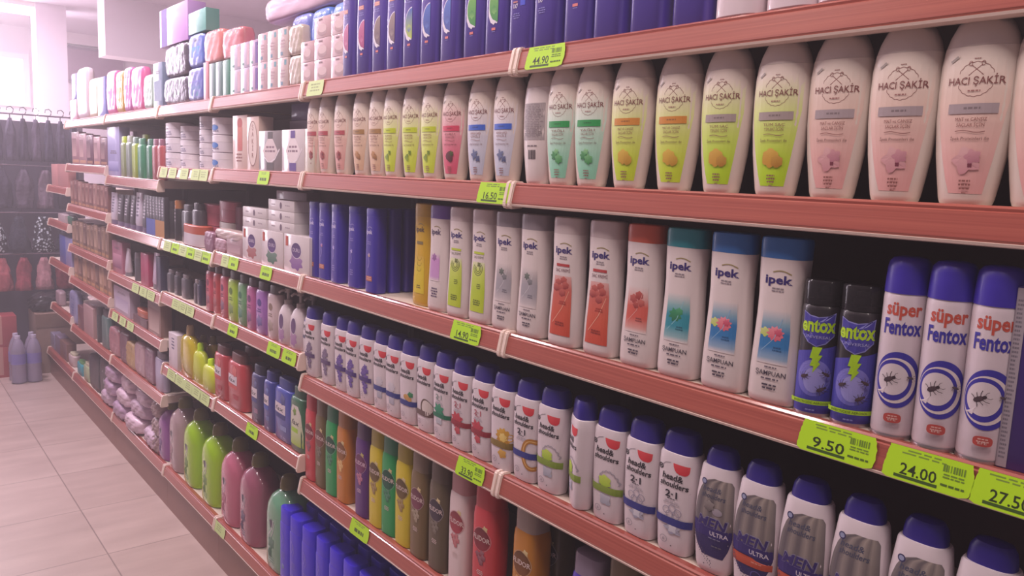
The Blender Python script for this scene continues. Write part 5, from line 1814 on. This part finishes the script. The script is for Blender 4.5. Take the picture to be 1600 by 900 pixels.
# ================================================================== FAR END OF THE AISLE
WY = 6.72
bd = thing('hanging_rack', 'dark backed wire display rack across the end of the aisle', 'display rack', (0, WY, 0))
part('back_board', boxes('back_board', [(0.15, 1.34, .16, .18, 0.0, 1.82)], mat('dark_mauve_board', '#4e4456', .8, vary=.1, scale=5)), bd)
for xx in (0.16, 1.33):
    part('upright_post', boxes('upright_post', [(xx - .015, xx + .015, .12, .16, 0, 1.88)], under_m), bd)
for k, zz in enumerate((1.86, 1.50, 1.16, 0.86)):
    hr = thing('hanging_rail', ['highest', 'second', 'third', 'lowest'][k] + ' chrome hanging rail on the end rack', 'rail', (0, WY, 0), 'chrome rails of the end rack')
    part('rail', tube([(0.15, -.04, zz), (1.34, -.04, zz)], .006, mat('chrome_rail', '#b4a8b8', .25, metal=.9)), hr)
    for xx in (0.16, 1.33):
        part('bracket', tube([(xx, -.04, zz), (xx, .118, zz)], .006, MATS['chrome_rail']), hr)


speck = mat('white_flecked_cloth', '#20202a', .85)
_t = speck.node_tree
_v = _t.nodes.new('ShaderNodeTexVoronoi')
_v.inputs['Scale'].default_value = 55
_c = _t.nodes.new('ShaderNodeTexCoord')
_t.links.new(_c.outputs['Object'], _v.inputs['Vector'])
_r = _t.nodes.new('ShaderNodeValToRGB')
_r.color_ramp.interpolation = 'CONSTANT'
_r.color_ramp.elements[0].color = C('#c0c8d0')
_r.color_ramp.elements[1].position = .42
_r.color_ramp.elements[1].color = C('#1c1c26')
_t.links.new(_v.outputs['Distance'], _r.inputs['Fac'])
_t.links.new(_r.outputs['Color'], _t.nodes['Principled BSDF'].inputs['Base Color'])


def garment(x, zt, L, w, hexc, label, group, seed, print_c=None):
    rnd = random.Random(seed)
    t = thing('hanging_garment', label, 'garment', (x, WY - .04, zt), group, rz=rnd.uniform(-.12, .12))
    ph = rnd.uniform(0, 6)
    rg = []
    for i in range(9):
        q = i / 8
        a = w / 2 * (.35 + .65 * min(1, q * 3)) * (1 + .12 * sin(5 * q + ph))
        rg.append((-.03 - L * (1 - 0) * q, .022 + .008 * sin(7 * q + ph), a, 2.6, .008 * sin(4 * q + ph)))
    m = mat('cloth_' + hexc.strip('#') + ('p' if print_c else ''), hexc, .85, vary=.9 if print_c else .45, scale=70 if print_c else 30, bump=1.0)
    if print_c and seed % 2:
        m = speck
    # the loft's width axis runs along y, so swap: garments hang facing the aisle
    rg2 = [(r[0], r[1], r[2], r[3], 0) for r in rg]
    N = 20
    vs_, fs = [], []
    for j, r in enumerate(rg2):
        for i in range(N):
            th = 2 * pi * i / N
            fold = 1 + .22 * sin(5 * th + ph + j * .5) + .12 * sin(9 * th + j * 1.3 + ph)
            vs_.append((r[2] * cos(th) * fold, r[1] * sin(th) * fold * 1.2, r[0]))
    for j in range(len(rg2) - 1):
        for i in range(N):
            a0, a1 = j * N + i, j * N + (i + 1) % N
            fs.append((a0, a1, a1 + N, a0 + N))
    fs += [tuple(range(N)), tuple((len(rg2) - 1) * N + i for i in range(N - 1, -1, -1))]
    part('cloth', fix_normals(mesh_from('cloth', vs_, fs, m)), t)
    part('hook', tube([(0, 0, -.04), (0, 0, -.006), (.02, 0, .012), (.024, 0, .034), (.008, 0, .05), (-.014, 0, .044), (-.018, 0, .024)], .0035, mat('black_hook', '#2c2830', .5), 6), t)


GR = 'dark garments hanging on the end rack'
for i in range(14):
    garment(.22 + i * .079, 1.86, .30, .056, ['#4c4458', '#383044', '#584c60', '#403a50'][i % 4], 'dusky hanging garment on the top rail of the end rack' + posn(i, 14), GR, i)
for i in range(8):
    garment(.25 + i * .135, 1.50, .28, .098, ['#3a3244', '#544858', '#6c5a68', '#302a3a'][i % 4], 'hanging garment on the second rail of the end rack' + posn(i, 8), GR, 20 + i)
for i in range(7):
    garment(.28 + i * .15, 1.16, .26, .11, ['#2c2c3c', '#70788c'][i % 2], 'black or white-flecked garment on the third rail' + posn(i, 7), GR, 40 + i, print_c=True)
for i in range(8):
    garment(.25 + i * .13, .86, .24, .095, ['#a8545c', '#94404c', '#b8848c', '#8c3c48'][i % 4], 'red or pink hanging garment on the lowest rail' + posn(i, 8), 'red garments hanging on the lowest rail', 60 + i)

crate = thing('cardboard_box', 'brown cardboard box on the floor at the end of the shelves', 'box', (1.13, 6.62, 0))
part('box_body', boxes('box_body', [(-.20, .20, -.15, .15, 0, .44)], mat('brown_cardboard', '#8f7468', .8, vary=.12, scale=14), bevel=.004), crate)
part('flap', boxes('flap', [(-.20, .20, -.158, -.152, .34, .44)], mat('cardboard_flap', '#7c6254', .8, vary=.1)), crate)
for i, (x, c) in enumerate(((1.005, '#2e2a30'), (1.215, '#38343a'))):
    kind('bag%d' % i, 'black_bag', 'bag', [('sack', pillow(.2, .15, .13, pm(c, .4, .3), seed=80 + i, wrinkle=.012, puff=.6))])
    put('bag%d' % i, x, 6.62, .4405, 'black plastic bag lying on the brown cardboard box' + posn(i, 2), None)
# goods on the floor at far left
for i, (x, y, w, d, h, c) in enumerate(((.705, 6.66, .22, .18, .22, '#a8484c'), (.705, 6.66, .22, .18, .22, '#a04048'))):
    t = thing('red_carton', 'red carton on the floor by the end rack, %s of two' % ['lower', 'upper'][i], 'carton', (x, y - .1, i * .2203))
    part('carton_body', boxes('carton_body', [(-w / 2, w / 2, -d / 2, d / 2, 0, h)], pm(c, .5, .1), bevel=.003), t)
    part('tape', boxes('tape', [(-.02, .02, -d / 2 - .001, d / 2 + .001, .02, h + .0008)], mat('packing_tape', '#c08c84', .3)), t)
wm = mat('clear_water_pack', '#c4b8d4', .15, trans=.55, coat=.6)
for i in range(4):
    x, yy = .79 + (i % 2) * .095, 6.27 + (i // 2) * .1
    me = loft([(0, .036, .036, 2), (.006, .044, .044, 2), (.10, .042, .042, 2), (.12, .044, .044, 2), (.22, .044, .044, 2), (.27, .030, .030, 2), (.30, .014, .014, 2)], wm, 20, 'body')
    kind('wat%d' % i, 'water_bottle', 'bottle', [('body', me), ('cap', loft([(.298, .016, .016, 2), (.318, .016, .016, 2)], pm('#c8c0d8'), 14, 'cap')), ('label', loft([(.13, .0445, .0445, 2), (.20, .0445, .0445, 2)], pm('#7c74b4', .3), 20, 'label', close=False))])
    put('wat%d' % i, x, yy, 0, 'clear plastic bottle on the floor left of the brown box, %s' % ['front left', 'front right', 'rear left', 'rear right'][i], 'clear plastic bottles on the floor', s=1.05)

# ================================================================== BACKGROUND STRUCTURE
struct('trim_1', boxes('beam', [(2.0, 4.4, 9.0, 9.3, 2.62, 3.2)], mat('white_bulkhead', '#f4e6ee', .8)))
struct('trim_2', boxes('pillar', [(1.55, 1.84, 10.0, 10.3, 0, 3.2)], mat('white_pillar', '#f0e2ec', .8)))
struct('trim_3', boxes('cornice', [(1.9, 4.4, 11.9, 12.0, 3.06, 3.2)], mat('white_cornice', '#f6e8ee', .7)))
t = thing('wall_board', 'mauve wall board high on the far wall beside the pillar', 'board', (2.45, 11.98, 2.6))
part('board_panel', boxes('board_panel', [(-.42, .42, -.05, 0, 0, .40)], mat('mauve_board', '#a8849c', .7, vary=.05)), t)
part('board_frame', boxes('board_frame', [(-.44, .44, -.06, 0, -.03, 0), (-.44, .44, -.06, 0, .40, .43)], mat('board_frame', '#8c6c88', .6)), t)
t = thing('window_1', 'pale framed opening high on the far wall at the left edge', 'window', (1.36, 11.99, 2.20))
t['kind'] = 'structure'
part('window_frame', boxes('window_frame', [(-.40, .40, -.06, 0, .60, .66), (-.40, .40, -.06, 0, 0, .05), (.34, .40, -.06, 0, .05, .60), (-.03, .03, -.06, 0, .05, .60)], mat('white_frame', '#f6ece8', .6)), t)
part('window_pane', boxes('window_pane', [(-.40, .34, -.02, -.01, .05, .60)], mat('lit_cream_pane', '#e8dccc', .4, emit=('#fff0dc', .5))), t)
for i, (x, y) in enumerate(((1.30, 10.35), (-.35, 8.0), (1.30, 7.2))):
    t = thing('ceiling_light', ['white ceiling light panel glowing at the top left corner', 'ceiling light panel over the aisle before the far pillar', 'ceiling light panel above the end of the shelves'][i], 'ceiling light', (x, y, 3.2), 'ceiling light panels')
    part('light_frame', boxes('light_frame', [(-.32, .32, -.32, -.30, -.05, 0), (-.32, .32, .30, .32, -.05, 0), (-.32, -.30, -.30, .30, -.05, 0), (.30, .32, -.30, .30, -.05, 0)], mat('white_frame', '#f6ece8', .6)), t)
    part('diffuser', boxes('diffuser', [(-.30, .30, -.30, .30, -.045, -.03)], mat('lit_diffuser', '#ffffff', .5, emit=('#fff2fa', 9))), t)

# ================================================================== GLARE VOLUME
# scatter volume added to imitate lens veiling glare and lift the dark tones
hm = bpy.data.materials.new('store_glare')
hm.use_nodes = True
hn = hm.node_tree
hn.nodes.remove(hn.nodes['Principled BSDF'])
sc_ = hn.nodes.new('ShaderNodeVolumeScatter')
sc_.inputs['Color'].default_value = (1.0, 0.92, 1.0, 1)
sc_.inputs['Density'].default_value = GLARE_DENSITY
sc_.inputs['Anisotropy'].default_value = 0.35
hn.links.new(sc_.outputs[0], hn.nodes['Material Output'].inputs['Volume'])
hz = bpy.data.objects.new('haze', boxes('haze', [(-3.7, 4.7, -2.7, 13.2, -0.15, 3.4)], hm))
col.objects.link(hz)
hz['kind'] = 'stuff'
hz['label'] = 'thin scatter volume added to imitate veiling glare in the aisle'
hz['category'] = 'haze'
